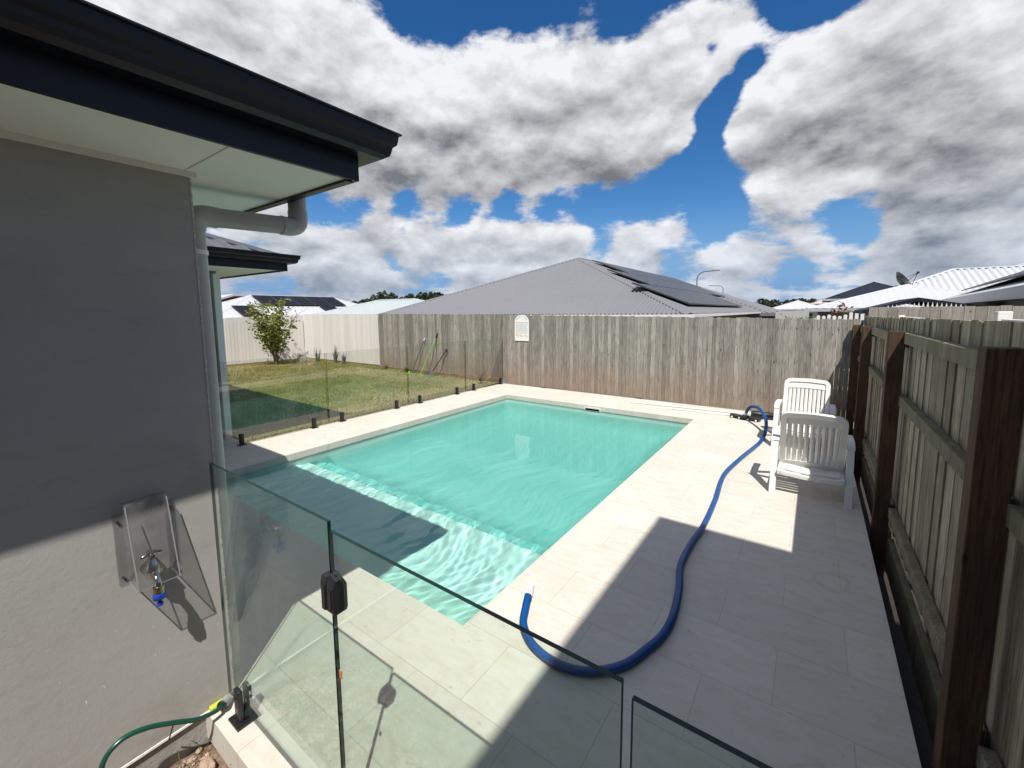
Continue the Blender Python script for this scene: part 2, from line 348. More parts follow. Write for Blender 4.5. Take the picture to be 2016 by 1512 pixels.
def tile_mat():
    m = bpy.data.materials.new("mosaic_tiles"); m.use_nodes = True; nt = m.node_tree; nt.nodes.clear(); t = NT(nt)
    co = t.n('ShaderNodeTexCoord').outputs['UV']
    br = t.n('ShaderNodeTexBrick', {'Vector': co, 'Color1': rgb((0.52,0.57,0.57)), 'Color2': rgb((0.42,0.48,0.49)), 'Mortar': rgb((0.30,0.33,0.33)), 'Scale': 1.0, 'Mortar Size': 0.0018, 'Brick Width': 0.025, 'Row Height': 0.025})
    br.offset = 0.0
    b = t.n('ShaderNodeBsdfPrincipled', {'Base Color': br.outputs[0], 'Roughness': 0.2})
    t.n('ShaderNodeOutputMaterial', {0: b.outputs[0]}); return m
def lawn_mat():
    m = bpy.data.materials.new("lawn_turf"); m.use_nodes = True; nt = m.node_tree; nt.nodes.clear(); t = NT(nt)
    co = t.n('ShaderNodeTexCoord').outputs['Object']
    n1 = t.noise(co, 0.55, 5, 0.6); n2 = t.noise(co, 4.5, 6, 0.7); n3 = t.noise(co, 60, 4, 0.7)
    c = t.mix(t.mr(n2, 0.35, 0.68), rgb((0.105, 0.125, 0.022)), rgb((0.20, 0.195, 0.06)))
    c = t.mix(t.mr(n1, 0.48, 0.62), c, rgb((0.30, 0.25, 0.115)))
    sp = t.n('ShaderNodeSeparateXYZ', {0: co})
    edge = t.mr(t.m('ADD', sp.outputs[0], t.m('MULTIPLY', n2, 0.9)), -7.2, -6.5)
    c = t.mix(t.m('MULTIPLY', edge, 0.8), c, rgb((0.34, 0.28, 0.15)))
    far = t.mr(t.m('MULTIPLY_ADD', n2, -2.5, t.m('MULTIPLY_ADD', sp.outputs[0], -1.0, 0.0)), 9.8, 13.0)
    c = t.mix(t.m('MULTIPLY', far, 0.7), c, rgb((0.30, 0.225, 0.085)))
    c = t.n('ShaderNodeHueSaturation', {'Value': t.m('MULTIPLY_ADD', n3, 1.2, 0.4), 'Color': c}).outputs[0]
    b = t.n('ShaderNodeBsdfPrincipled', {'Base Color': c, 'Roughness': 0.95, 'Specular IOR Level': 0.1})
    t.put(b.inputs['Normal'], t.n('ShaderNodeBump', {'Height': n3, 'Strength': 1.0, 'Distance': 0.03}).outputs[0])
    t.n('ShaderNodeOutputMaterial', {0: b.outputs[0]}); return m
def leaf_mat(name, c1, c2, trans=0.25):
    m = bpy.data.materials.new(name); m.use_nodes = True; nt = m.node_tree; nt.nodes.clear(); t = NT(nt)
    a = t.n('ShaderNodeAttribute', attribute_name='tone').outputs['Fac']
    c = t.mix(a, rgb(c1), rgb(c2))
    b = t.n('ShaderNodeBsdfPrincipled', {'Base Color': c, 'Roughness': 0.5, 'Specular IOR Level': 0.4})
    tr = t.n('ShaderNodeBsdfTranslucent', {'Color': c})
    mx = t.n('ShaderNodeMixShader', {0: trans, 1: b.outputs[0], 2: tr.outputs[0]})
    t.n('ShaderNodeOutputMaterial', {0: mx.outputs[0]}); return m

M = dict(
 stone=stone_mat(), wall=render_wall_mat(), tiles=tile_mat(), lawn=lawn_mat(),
 far_wood=wood_mat("weathered_palings", (0.35,0.33,0.29), (0.09,0.082,0.072), (0.26,0.235,0.20), tone=0.28, stain=0.6),
 side_wood=wood_mat("mossy_palings", (0.46,0.415,0.315), (0.12,0.095,0.06), (0.31,0.245,0.165), moss=0.24, tone=0.30),
 rail_wood=wood_mat("mossy_rails", (0.29,0.26,0.185), (0.08,0.07,0.045), (0.18,0.15,0.095), moss=0.40, tone=0.2),
 post_wood=wood_mat("brown_post_timber", (0.125,0.066,0.038), (0.025,0.016,0.011), (0.06,0.035,0.022), tone=0.15),
 sleeper=wood_mat("brown_sleeper", (0.26,0.155,0.085), (0.12,0.07,0.04), (0.20,0.15,0.10), tone=0.3),
 back_wood=wood_mat("pale_grey_palings", (0.33,0.31,0.275), (0.17,0.155,0.13), (0.27,0.235,0.20), tone=0.15),
 white_paling=mat("whitewashed_palings", (0.66,0.63,0.585), 0.8, var=0.12, vscale=2.0, tonevar=0.05, bump=0.2, bscale=30, stretch=(1,1,0.1)),
 soffit=mat("soffit_paint", (0.86,0.86,0.80), 0.7, var=0.05, vscale=1.2),
 trim=mat("soffit_trim", (0.78,0.77,0.73), 0.6),
 bead=mat("corner_bead", (0.62,0.60,0.56), 0.8, bump=0.6, bscale=120, var=0.3, vscale=60),
 fascia=mat("dark_fascia_metal", (0.004,0.006,0.011), 0.38, spec=0.32, var=0.2, vscale=2),
 pvc=mat("painted_downpipe", (0.40,0.385,0.365), 0.4, var=0.06, vscale=4),
 slab=mat("concrete_slab", (0.34,0.32,0.30), 0.9, var=0.25, vscale=9, bump=0.5, bscale=50),
 darkmetal=mat("black_powdercoat", (0.012,0.012,0.013), 0.38, spec=0.5, bump=0.1, bscale=200),
 blackplastic=mat("black_plastic", (0.014,0.014,0.015), 0.42),
 edge=mat("green_glass_edge", (0.004,0.022,0.018), 0.35, spec=0.25),
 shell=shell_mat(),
 roofgrey=mat("grey_steel_roof", (0.168,0.169,0.178), 0.45, spec=0.5, var=0.05, vscale=0.4),
 roofwhite=mat("white_steel_roof", (0.45,0.46,0.48), 0.5, var=0.05, vscale=0.4),
 roofpale=mat("pale_grey_green_roof", (0.37,0.41,0.41), 0.5, var=0.05, vscale=0.4),
 roofdark=mat("dark_steel_roof", (0.075,0.08,0.09), 0.3, spec=0.6, var=0.1, vscale=0.6),
 roofnavy=mat("navy_steel_roof", (0.012,0.016,0.028), 0.6, spec=0.2),
 brick=mat("red_brick", (0.21,0.075,0.055), 0.9, var=0.3, vscale=8),
 hwall=mat("grey_house_wall", (0.27,0.275,0.29), 0.8, var=0.06, vscale=0.5),
 hwall2=mat("light_house_wall", (0.42,0.42,0.41), 0.8, var=0.05, vscale=0.5),
 solardark=mat("dark_solar_cells", (0.006,0.008,0.016), 0.6, spec=0.15),
 window=mat("dark_window_glass", (0.015,0.018,0.022), 0.08, spec=0.8),
 solar=mat("solar_cells", (0.060,0.062,0.070), 0.42, spec=0.45, tonevar=0.25),
 solarframe=mat("solar_frame", (0.03,0.03,0.032), 0.4),
 whitemetal=mat("white_powdercoat", (0.74,0.73,0.70), 0.45),
 whiteplastic=mat("white_resin", (0.66,0.655,0.63), 0.42, var=0.04, vscale=6, bump=0.05, bscale=120),
 whitehose=mat("white_cuff", (0.8,0.8,0.8), 0.35),
 bluehose=mat("blue_pool_hose", (0.002,0.068,0.25), 0.33, spec=0.6, var=0.15, vscale=5),
 greenhose=mat("green_garden_hose", (0.003,0.055,0.036), 0.28, spec=0.6),
 chrome=mat("chromed_brass", (0.62,0.58,0.54), 0.12, metal=1.0, var=0.2, vscale=40),
 brass=mat("old_brass", (0.42,0.34,0.22), 0.35, metal=1.0, var=0.4, vscale=60),
 blueplastic=mat("blue_plastic", (0.005,0.045,0.38), 0.35),
 limeplastic=mat("lime_plastic", (0.22,0.45,0.08), 0.4),
 greenpole=mat("dark_green_pole", (0.01,0.12,0.07), 0.4),
 orange=mat("orange_tag_paint", (0.55,0.20,0.06), 0.5),
 steelblade=mat("worn_steel", (0.30,0.30,0.31), 0.35, metal=0.8, var=0.3, vscale=30),
 bark=mat("bark", (0.16,0.12,0.08), 0.9, bump=0.5, bscale=60),
 leaf=leaf_mat("lime_leaves", (0.055,0.10,0.012), (0.33,0.36,0.045), 0.35),
 leafdark=leaf_mat("forest_leaves", (0.016,0.028,0.014), (0.045,0.055,0.025), 0.1),
 leafred=leaf_mat("red_green_leaves", (0.06,0.09,0.02), (0.22,0.07,0.04), 0.2),
 blade=leaf_mat("grass_blades", (0.08,0.11,0.018), (0.27,0.25,0.09), 0.3),
 seedling=leaf_mat("grey_green_seedling", (0.10,0.125,0.10), (0.24,0.26,0.22), 0.2),
 drygrass=leaf_mat("weedy_blades", (0.035,0.055,0.012), (0.12,0.13,0.035), 0.2),
 soil=mat("rubbly_soil", (0.115,0.072,0.048), 0.95, color2=(0.26,0.18,0.13), vscale=18, bump=0.9, bscale=45, bdist=0.02),
 rock=mat("pink_rubble", (0.42,0.29,0.215), 0.9, color2=(0.30,0.235,0.18), vscale=14, bump=0.7, bscale=50, tonevar=0.25),
 ground=mat("suburb_ground", (0.13,0.14,0.075), 0.95, color2=(0.21,0.19,0.13), vscale=0.08, bump=0.3, bscale=3),
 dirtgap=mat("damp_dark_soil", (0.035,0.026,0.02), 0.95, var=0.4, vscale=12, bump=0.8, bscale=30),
 glass=glass_mat("pool_fence_glass", (0.895,0.955,0.925), 0.0, 0.05),
 farglass=glass_mat("lawn_fence_glass", (0.935,0.955,0.935), 0.01, 0.03),
 poly=glass_mat("clear_polycarbonate", (0.90,0.90,0.91), 0.02, 0.10),
 polyedge=mat("plastic_cut_edge", (0.22,0.22,0.23), 0.3),
 nail=mat("rusty_nail_heads", (0.09,0.06,0.045), 0.7),
 yellowgreen=mat("lime_moss_strip", (0.42,0.46,0.05), 0.8),
 sign=mat("sign_white", (0.80,0.79,0.75), 0.4), signgrey=mat("sign_print_grey", (0.42,0.42,0.43), 0.5), signtan=mat("sign_print_tan", (0.55,0.42,0.30), 0.5),
 red=mat("red_plastic", (0.5,0.03,0.02), 0.4), lampgrey=mat("galvanised_lamp_post", (0.14,0.17,0.19), 0.5),
)

# ------------------------------------------------------------------ ground, lawn, paving
b = MB(); b.face([(-900,-700,-1.15),(900,-700,-1.15),(900,1200,-1.15),(-900,1200,-1.15)])
ground = tag(b.build('ground', M['ground']), kind='structure')
PX0, PX1, PY0, PY1 = -5.56, -1.60, 1.725, 7.60       # pool opening in the paving
DX0, DX1, DY0, DY1 = -6.60, 0.455, 0.625, 8.775       # paved deck
def lawn_z(x, y):
    return 0.0 + 0.10*min(1, max(0, (-x-7.5)/6.0)) + 0.05*min(1, max(0, (y-4)/5.0)) + 0.014*noise.noise(Vector((x*0.8, y*0.8, 0)))
b = MB(); nx, ny = 80, 60
X0, X1, Y0, Y1 = -16.35, -6.62, 2.45, 8.80
vs = [(X0+(X1-X0)*i/nx, Y0+(Y1-Y0)*j/ny, lawn_z(X0+(X1-X0)*i/nx, Y0+(Y1-Y0)*j/ny)-0.03) for j in range(ny+1) for i in range(nx+1)]
b.raw(vs, [(j*(nx+1)+i, j*(nx+1)+i+1, (j+1)*(nx+1)+i+1, (j+1)*(nx+1)+i) for j in range(ny) for i in range(nx)], smooth=True)
b.face([(X0,Y0,-1.2),(X1,Y0,-1.2),(X1,Y0,-0.03),(X0,Y0,-0.03)]); b.face([(X1,Y0,-1.2),(X1,Y1,-1.2),(X1,Y1,-0.03),(X1,Y0,-0.03)])
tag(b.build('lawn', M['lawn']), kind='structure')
b = MB()
for i in range(56000):
    x = random.uniform(X0, X1); y = random.uniform(Y0+0.15, Y1)
    z = lawn_z(x, y)-0.032; h = random.uniform(0.015, 0.05); a = random.uniform(0, 6.28); w = random.uniform(0.004, 0.009)
    n = noise.noise(Vector((x*0.9, y*0.9, 3)))*0.5+0.5; lean = random.uniform(-0.02, 0.02)
    if n > 0.62 and random.random() < 0.5: continue
    b.face([(x-w*math.cos(a), y-w*math.sin(a), z), (x+w*math.cos(a), y+w*math.sin(a), z), (x+lean, y+lean*0.6, z+h)], tone=min(1, max(0, n*0.9+random.uniform(-0.3, 0.4))))
tag(b.build('grass', M['blade']), 'short patchy green and straw coloured grass on the lawn', 'grass', kind='stuff')

# paving: four strips round the pool opening plus a return behind the house corner
b = MB()
def slab(x0, x1, y0, y1): b.box(x0, x1, y0, y1, -0.14, 0.0)
slab(DX0, PX0, 1.2, DY1); slab(PX1, DX1, DY0, DY1); slab(PX0, PX1, DY0, PY0); slab(PX0, PX1, PY1, DY1)
slab(DX0, PX0, 0.625, 1.2); slab(-9.0, DX0, 0.625, 2.62)
tag(b.build('paving', M['stone']), kind='structure')
b = MB(); b.box(DX1-0.06, DX1+0.0, 0.5, DY1, -0.75, -0.142); b.box(-2.2, DX1-0.062, DY0+0.03, DY0+0.1, -0.5, -0.142)
tag(b.build('paving_base', M['slab']), kind='structure')
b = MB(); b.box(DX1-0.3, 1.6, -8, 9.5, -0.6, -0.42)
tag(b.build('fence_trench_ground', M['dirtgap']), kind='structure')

# ------------------------------------------------------------------ swimming pool
WZ = -0.085
pool = thing('swimming_pool', 'rectangular turquoise swimming pool let into the cream paving', 'swimming pool', (PX0+2, 4.6, 0))
pl = (-(PX0+2), -4.6, 0)
SX0, SX1, SY0, SY1 = PX0-0.03, PX1+0.03, PY0-0.03, PY1+0.03
STEP = 2.97; SZ = -0.40; FZ = -0.95
b = MB()
b.face([(SX0,SY0,SZ),(SX1,SY0,SZ),(SX1,STEP,SZ),(SX0,STEP,SZ)])
b.face([(SX0,STEP,SZ),(SX1,STEP,SZ),(SX1,STEP+0.05,SZ-0.28),(SX0,STEP+0.05,SZ-0.28)])
b.face([(SX0,STEP+0.05,SZ-0.28),(SX1,STEP+0.05,SZ-0.28),(SX1,STEP+0.32,SZ-0.30),(SX0,STEP+0.32,SZ-0.30)])
zt = -0.115
def deep_z(x, y):
    d = min(x-SX0, SX1-x, SY1-y); R = 0.62
    if d >= R: return FZ
    q = 1-d/R; return zt-0.1 - (abs(FZ)-abs(zt)-0.1)*math.sqrt(max(0.0, 1-q*q))
ds = [0.0, 0.002, 0.008, 0.02, 0.04, 0.07, 0.11, 0.16, 0.22, 0.29, 0.37, 0.46, 0.55, 0.62]
xs = [SX0+d for d in ds]+[SX0+0.62+(SX1-SX0-1.24)*i/8 for i in range(1, 8)]+[SX1-d for d in reversed(ds)]
YD = STEP+0.32; ys = [YD, YD+0.08]+[YD+0.08+(SY1-0.62-YD-0.08)*i/10 for i in range(1, 10)]+[SY1-d for d in reversed(ds)]
vs = [(x, y, max(deep_z(x, y), SZ-0.30-(FZ*-1-0.70)*0 if j == 0 else -9) if j == 0 else deep_z(x, y)) for j, y in enumerate(ys) for x in xs]
nx_ = len(xs)
for i in range(nx_-1):
    za, zb_ = deep_z(xs[i], YD+1), deep_z(xs[i+1], YD+1)
    if za > SZ-0.30 or zb_ > SZ-0.30: b.face([(xs[i],YD,SZ-0.32),(xs[i+1],YD,SZ-0.32),(xs[i+1],YD,max(zb_,SZ-0.30)),(xs[i],YD,max(za,SZ-0.30))])
b.raw(vs, [(j*nx_+i, j*nx_+i+1, (j+1)*nx_+i+1, (j+1)*nx_+i) for j in range(len(ys)-1) for i in range(nx_-1)], smooth=True)
for (xa,ya,xb,yb) in ((SX0,SY0,SX0,YD),(SX1,YD,SX1,SY0),(SX1,SY0,SX0,SY0)):
    b.face([(xa,ya,FZ),(xa,ya,zt),(xb,yb,zt),(xb,yb,FZ)])
for (xa,ya,xb,yb) in ((SX0,YD,SX0,SY1),(SX1,SY1,SX1,YD),(SX0,SY1,SX1,SY1)):
    b.face([(xa,ya,zt-0.1),(xa,ya,zt),(xb,yb,zt),(xb,yb,zt-0.1)])
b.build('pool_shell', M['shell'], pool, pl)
b = MB()
for (xa,ya,xb,yb) in ((SX0,SY0,SX0,SY1),(SX1,SY1,SX1,SY0),(SX1,SY0,SX0,SY0),(SX0,SY1,SX1,SY1)):
    L = math.hypot(xb-xa, yb-ya)
    b.face([(xa,ya,zt),(xa,ya,-0.028),(xb,yb,-0.028),(xb,yb,zt)], uv=[(0,0),(0,0.087),(L,0.087),(L,0)])
b.build('waterline_tiles', M['tiles'], pool, pl)
# skimmer box mouth in the far wall
b = MB(); x0, x1 = -3.66, -3.30
b.box(x0, x1, 7.585, 7.627, -0.055, -0.035); b.box(x0, x1, 7.585, 7.627, -0.155, -0.135)
b.box(x0, x0+0.03, 7.585, 7.627, -0.135, -0.055); b.box(x1-0.03, x1, 7.585, 7.627, -0.135, -0.055)
sk = b.build('skimmer_frame', M['whiteplastic'], pool, pl)
b = MB(); b.box(x0+0.032, x1-0.032, 7.60, 7.626, -0.133, -0.057); b.build('skimmer_flap', M['blackplastic'], sk)

# water: a real rippled surface; the sun refracts through it onto the shell
def water_material():
    m = bpy.data.materials.new("pool_water"); m.use_nodes = True; nt = m.node_tree; nt.nodes.clear(); t = NT(nt)
    g = t.n('ShaderNodeBsdfGlass', {'Color': rgb((0.87,1,0.975)), 'Roughness': 0.0, 'IOR': 1.33})
    t.n('ShaderNodeOutputMaterial', {0: g.outputs[0]})
    return m
nx, ny = 300, 450
waves = []; fine = []
rw = random.Random(3)
for i in range(34):
    ang = R_(rw.gauss(-5, 13) if i % 4 else rw.gauss(40, 18)); wl = 0.065+0.36*rw.random()**1.7; k = 2*math.pi/wl
    waves.append((math.cos(ang)*k, math.sin(ang)*k, rw.uniform(0, 6.28), 0.00115*(wl/0.3)**1.2*rw.uniform(0.5,1.1)*(1.0 if i % 4 else 0.5)))
def wz(x, y):
    xx = x + 0.10*math.sin(y*1.9+1) + 0.06*math.sin(y*4.7); yy = y + 0.09*math.sin(x*2.3) + 0.05*math.sin(x*5.9+2)
    s = 0
    for kx, ky, ph, a in waves: s += a*math.sin(kx*xx+ky*yy+ph)
    calm = 1.0 - 0.92*min(1, max(0, (y-STEP+0.10)/0.26))
    return WZ + s*calm
WX0, WX1, WY0, WY1 = SX0+0.002, SX1-0.002, SY0+0.002, SY1-0.002
b = MB()
vs = [(WX0+(WX1-WX0)*i/nx, WY0+(WY1-WY0)*j/ny, wz(WX0+(WX1-WX0)*i/nx, WY0+(WY1-WY0)*j/ny)) for j in range(ny+1) for i in range(nx+1)]
b.raw(vs, [(j*(nx+1)+i, j*(nx+1)+i+1, (j+1)*(nx+1)+i+1, (j+1)*(nx+1)+i) for j in range(ny) for i in range(nx)], smooth=True)
water = tag(b.build('water', water_material()), kind='structure')
water.cycles.is_caustics_caster = True
for o in bpy.data.objects:
    if o.parent == pool: o.cycles.is_caustics_receiver = True

# ------------------------------------------------------------------ the house on the left
house = thing('house', 'grey rendered house with dark gutters and white eaves on the left of the pool', 'house', (-4, -3, 0))
hl = (4, 3, 0)
WXm, WYm, EZ = -2.22, 0.742, 2.455        # wall face, corner, soffit height
b = MB()
b.box(-12, WXm, -9, WYm, 0.0, EZ+0.1)
b.box(-14, -7.10, WYm-0.02, 2.60, 0.0, EZ+0.1)
b.build('wall', M['wall'], house, hl)
b = MB(); b.box(-12, WXm-0.012, -9, WYm-0.012, -0.6, -0.012); b.box(-14, -7.12, 0.4, 2.58, -0.6, 0.002)
b.build('slab', M['slab'], house, hl)
b = MB(); b.box(-11.9, WXm+0.004, -8.9, WYm+0.0, -0.011, -0.001); b.build('damp_course', M['trim'], house, hl)
b = MB(); b.box(-7.125, -7.03, 2.53, 2.615, 0.0, EZ-0.03); b.build('corner_post', M['whitemetal'], house, hl)
# rough bead of render down the corner
b = MB(); rb = random.Random(5)
z = 0.0
while z < EZ-0.02:
    h = rb.uniform(0.006, 0.018); w = rb.uniform(0.0025, 0.0055)
    b.box(WXm-w, WXm+w*0.5, WYm-0.003, WYm+w, z, z+h); z += h
b.build('corner_bead', M['bead'], house, hl)
FX, FY = -1.735, 1.24                      # fascia faces
EDGES = []
b = MB()
b.box(-12, FX-0.02, -9, FY-0.02, EZ, EZ+0.012)
b.box(-14, -6.135, 0.2, 3.11, EZ+0.016, EZ+0.028)
b.build('soffit', M['soffit'], house, hl)
b = MB()   # sheet joints and the quad bead against the wall
b.box(WXm+0.001, FX-0.02, 0.720, 0.728, EZ-0.003, EZ-0.0002)
b.box(WXm+0.001, WXm+0.019, -9, WYm+0.02, EZ-0.022, EZ-0.0004)
b.box(-7, WXm-0.001, WYm+0.002, WYm+0.02, EZ-0.021, EZ-0.0006)
b.build('soffit_trim', M['trim'], house, hl)
b = MB()
def fascia(x, y, x_in, y_in, z=EZ):
    b.box(x-0.02, x, y_in, y, z-0.006, z+0.135); b.box(x_in, x-0.0205, y-0.02, y-0.001, z-0.006, z+0.135)
fascia(FX, FY, -9, -9); fascia(-6.115, 3.13, -14, 1.2)
b.box(WXm-4, FX-0.021, FY-0.05, FY-0.021, EZ-0.012, EZ-0.001)
b.build('fascia', M['fascia'], house, hl)
# quad gutters: an ogee profile swept along the two eaves
def gutter(name, corner, xin, yin, zb):
    prof = [(0.0,-0.03),(0.075,-0.03),(0.098,-0.012),(0.104,0.012),(0.108,0.035),(0.122,0.050),(0.126,0.075),(0.128,0.10),(0.140,0.104),(0.139,0.112),(0.118,0.111),(0.112,0.055),(0.092,0.03),(0.088,0.005),(0.070,-0.014),(0.004,-0.014)]
    prof = [(d*1.0, h*0.80) for d, h in prof]; cx_, cy_ = corner; bb = MB(); n = len(prof)
    A = [(cx_+d, yin, zb+h) for d, h in prof]; B = [(cx_+d, cy_+d, zb+h) for d, h in prof]; C_ = [(xin, cy_+d, zb+h) for d, h in prof]
    bb.raw(A+B+C_, [(i,(i+1)%n,n+(i+1)%n,n+i) for i in range(n)] + [(n+i,n+(i+1)%n,2*n+(i+1)%n,2*n+i) for i in range(n)])
    for pts in (A, C_): bb.raw(pts, [tuple(range(n))])
    return bb.build(name, M['fascia'], house, hl)
gutter('gutter', (FX+0.001, FY+0.001), -6.5, -9, EZ+0.120)
gutter('gutter', (-6.114, 3.131), -14, 1.3, EZ+0.120)
def corrug(bb, poly, pitch=0.076, amp=0.008, per=6, mi=0, uaxis=None):
    """real corrugated sheet over a convex polygon; ribs run up the slope"""
    P = [Vector(p) for p in poly]; nrm = (P[1]-P[0]).cross(P[2]-P[0]).normalized()
    if nrm.z < 0: nrm = -nrm
    u = Vector(uaxis).normalized() if uaxis else Vector((0,0,1)).cross(nrm).normalized()
    v = nrm.cross(u).normalized()
    if v.z < 0: v = -v
    q = [((p-P[0]).dot(u), (p-P[0]).dot(v)) for p in P]
    umin = min(a for a, _ in q); umax = max(a for a, _ in q); N = max(8, int((umax-umin)/pitch*per))
    rows = []
    for i in range(N+1):
        uu = min(max(umin + (umax-umin)*i/N, umin+1e-4), umax-1e-4); vv = []
        for k in range(len(q)):
            (a, c), (d, e) = q[k], q[(k+1) % len(q)]
            if (a-uu)*(d-uu) <= 0 and abs(a-d) > 1e-9: vv.append(c + (e-c)*(uu-a)/(d-a))
        if len(vv) < 2: continue
        h = amp*math.sin(2*math.pi*uu/pitch); o = P[0] + u*uu + nrm*h
        rows.append((o+v*min(vv), o+v*max(vv)))
    vs = [p for r in rows for p in r]
    bb.raw(vs, [(2*i, 2*i+2, 2*i+3, 2*i+1) for i in range(len(rows)-1)], mi, smooth=True)
def hip_faces(x0, x1, y0, y1, z, pitch):
    tp = math.tan(R_(pitch)); w, d = x1-x0, y1-y0
    if w >= d:
        r0, r1 = (x0+d/2, (y0+y1)/2, z+tp*d/2), (x1-d/2, (y0+y1)/2, z+tp*d/2)
        F = [[(x0,y0,z),(x1,y0,z),r1,r0],[(x1,y1,z),(x0,y1,z),r0,r1],[(x0,y1,z),(x0,y0,z),r0],[(x1,y0,z),(x1,y1,z),r1]]
        hips = [((x0,y0,z),r0),((x0,y1,z),r0),((x1,y0,z),r1),((x1,y1,z),r1),(r0,r1)]
    else:
        r0, r1 = ((x0+x1)/2, y0+w/2, z+tp*w/2), ((x0+x1)/2, y1-w/2, z+tp*w/2)
        F = [[(x0,y1,z),(x0,y0,z),r0,r1],[(x1,y0,z),(x1,y1,z),r1,r0],[(x0,y0,z),(x1,y0,z),r0],[(x1,y1,z),(x0,y1,z),r1]]
        hips = [((x0,y0,z),r0),((x1,y0,z),r0),((x0,y1,z),r1),((x1,y1,z),r1),(r0,r1)]
    return F, hips
def hip_cap(bb, a, c, w=0.085, mi=0):
    a, c = Vector(a), Vector(c); d = (c-a).normalized(); s = d.cross(Vector((0,0,1))).normalized()*w
    up = Vector((0,0,0.028)); dn = Vector((0,0,-0.022))
    bb.raw([a+s+dn, a+up, a-s+dn, c+s+dn, c+up, c-s+dn], [(0,3,4,1),(1,4,5,2)], mi)
# own roof, dark corrugated steel
b = MB()
for (x0, x1, y0, y1) in ((-12, FX+0.05, -9, FY+0.05), (-14, -6.065, -4.0, 3.18)):
    F, hips = hip_faces(x0, x1, y0, y1, EZ+0.165, 22)
    for f in F: corrug(b, f, 0.19 if x0 < -13 else 0.076, 0.012, 6)
    for h in hips: hip_cap(b, *h)
b.build('roof', M['roofdark'], house, hl)
# downpipe with its elbows and bracket
r = 0.046; py = WYm+0.055; px = -2.39; qx, qy = -2.365, 1.285
dpo = MB()
dpo.tube([(px, py, 0.02), (px, py, 2.25)], r, 24)
dpo.tube(spline([(px, py, 2.24), (px, py, 2.275), (px-0.003, py+0.02, 2.305), (px-0.006, py+0.06, 2.315), (px-0.008, py+0.10, 2.315)], 4), r*1.08, 24)
dpo.tube([(px-0.006, py+0.09, 2.315), (qx+0.006, qy-0.09, 2.322)], r, 24)
dpo.tube(spline([(qx+0.006, qy-0.10, 2.322), (qx+0.003, qy-0.05, 2.322), (qx, qy-0.01, 2.338), (qx, qy, 2.37), (qx, qy, 2.41)], 4), r*1.08, 24)
dpo.tube([(qx, qy, 2.40), (qx, qy, 2.56)], r, 24)
pipe = dpo.build('downpipe', M['pvc'], house, hl)
b = MB(); b.tube([(px, py, 2.13), (px, py, 2.15)], r*1.09, 24); b.box(px+0.02, px+0.05, WYm+0.001, py-0.02, 2.125, 2.155)
b.build('bracket', M['whitemetal'], pipe)

# ------------------------------------------------------------------ outdoor tap under its clear cover
tap = thing('outdoor_tap', 'chrome garden tap on the grey wall with a blue hose connector', 'tap', (WXm, 0.475, 0.80))
b = MB()
b.tube([(0,0,0),(0.012,0,0)], 0.028, 20, mi=1)
b.tube([(0.01,0,0),(0.075,0,0)], 0.013, 16)
b.tube([(0.055,0,-0.03),(0.055,0,-0.012),(0.055,0,0.006),(0.055,0,0.02),(0.055,0,0.036),(0.055,0,0.05)], 0.02, 20, rfun=lambda i,n:(0.019,0.026,0.029,0.027,0.020,0.013)[i])
b.tube([(0.068,0,0.0),(0.095,0,-0.006),(0.112,0,-0.024),(0.116,0,-0.045)], 0.0135, 16)
b.tube([(0.116,0,-0.04),(0.116,0,-0.07)], 0.0185, 20, mi=1)
b.tube([(0.055,0.02,0.0),(0.055,0.036,0.004)], 0.008, 10)
b.build('tap_body', [M['chrome'], M['brass']], tap)
b = MB(); b.tube([(0.055,0,0.045),(0.055,0,0.072)], 0.008, 12); b.tube([(0.055,-0.034,0.070),(0.055,-0.01,0.078),(0.055,0.01,0.078),(0.055,0.036,0.071)], 0.008, 12, rfun=lambda i,n:(0.006,0.009,0.009,0.006)[i])
b.tube([(0.021,0,0.074),(0.09,0,0.074)], 0.0065, 12); b.build('tap_handle', M['chrome'], tap)
b = MB(); b.tube([(0.116,0,-0.07),(0.116,0,-0.074),(0.116,0,-0.094),(0.116,0,-0.097)], 0.021, 12, rfun=lambda i,n:(0.019,0.0215,0.0215,0.014)[i]); b.tube([(0.116,0,-0.097),(0.116,0,-0.112),(0.116,0,-0.114),(0.116,0,-0.124)], 0.011, 12, rfun=lambda i,n:(0.008,0.008,0.0115,0.0105)[i])
b.build('hose_connector', M['blueplastic'], tap)
cov = thing('tap_cover', 'clear folded plastic cover screwed to the wall over the tap', 'tap cover', (WXm, 0.48, 0.94))
b = MB(); t_ = 0.0035; zc0, zc1 = -0.172, 0.165; D = 0.085; W = 0.068
b.box(0.002, 0.002+t_, -W-0.032, -W, zc0, zc1-0.045); b.box(0.002, 0.002+t_, W, W+0.032, zc0, zc1-0.045)
def panel(pts): b.extrude(pts, (0, 0, 0.0001))
DT = 0.040; D = 0.118
for sgn in (-1, 1):
    y0, y1 = sgn*W, sgn*(W-t_)
    if y0 > y1: y0, y1 = y1, y0
    b.extrude([(0.004, y0, zc0), (D, y0, zc0), (DT, y0, zc1-0.012), (0.004, y0, zc1)], (0, y1-y0, 0))
    b.box(D-0.002, D+t_+0.001, y0-0.0008, y1+0.0008, zc0-0.001, zc0+0.001, 1); b.box(0.004, D, y0-0.0006, y1+0.0006, zc0-0.0025, zc0-0.001, 1)
    ed = 0.0022
    b.extrude([(D+t_, y0-0.0004, zc0), (D+t_+ed, y0-0.0004, zc0), (DT+t_+ed, y0-0.0004, zc1-0.012), (DT+t_, y0-0.0004, zc1-0.012)], (0, y1-y0+0.0008, 0), 1)
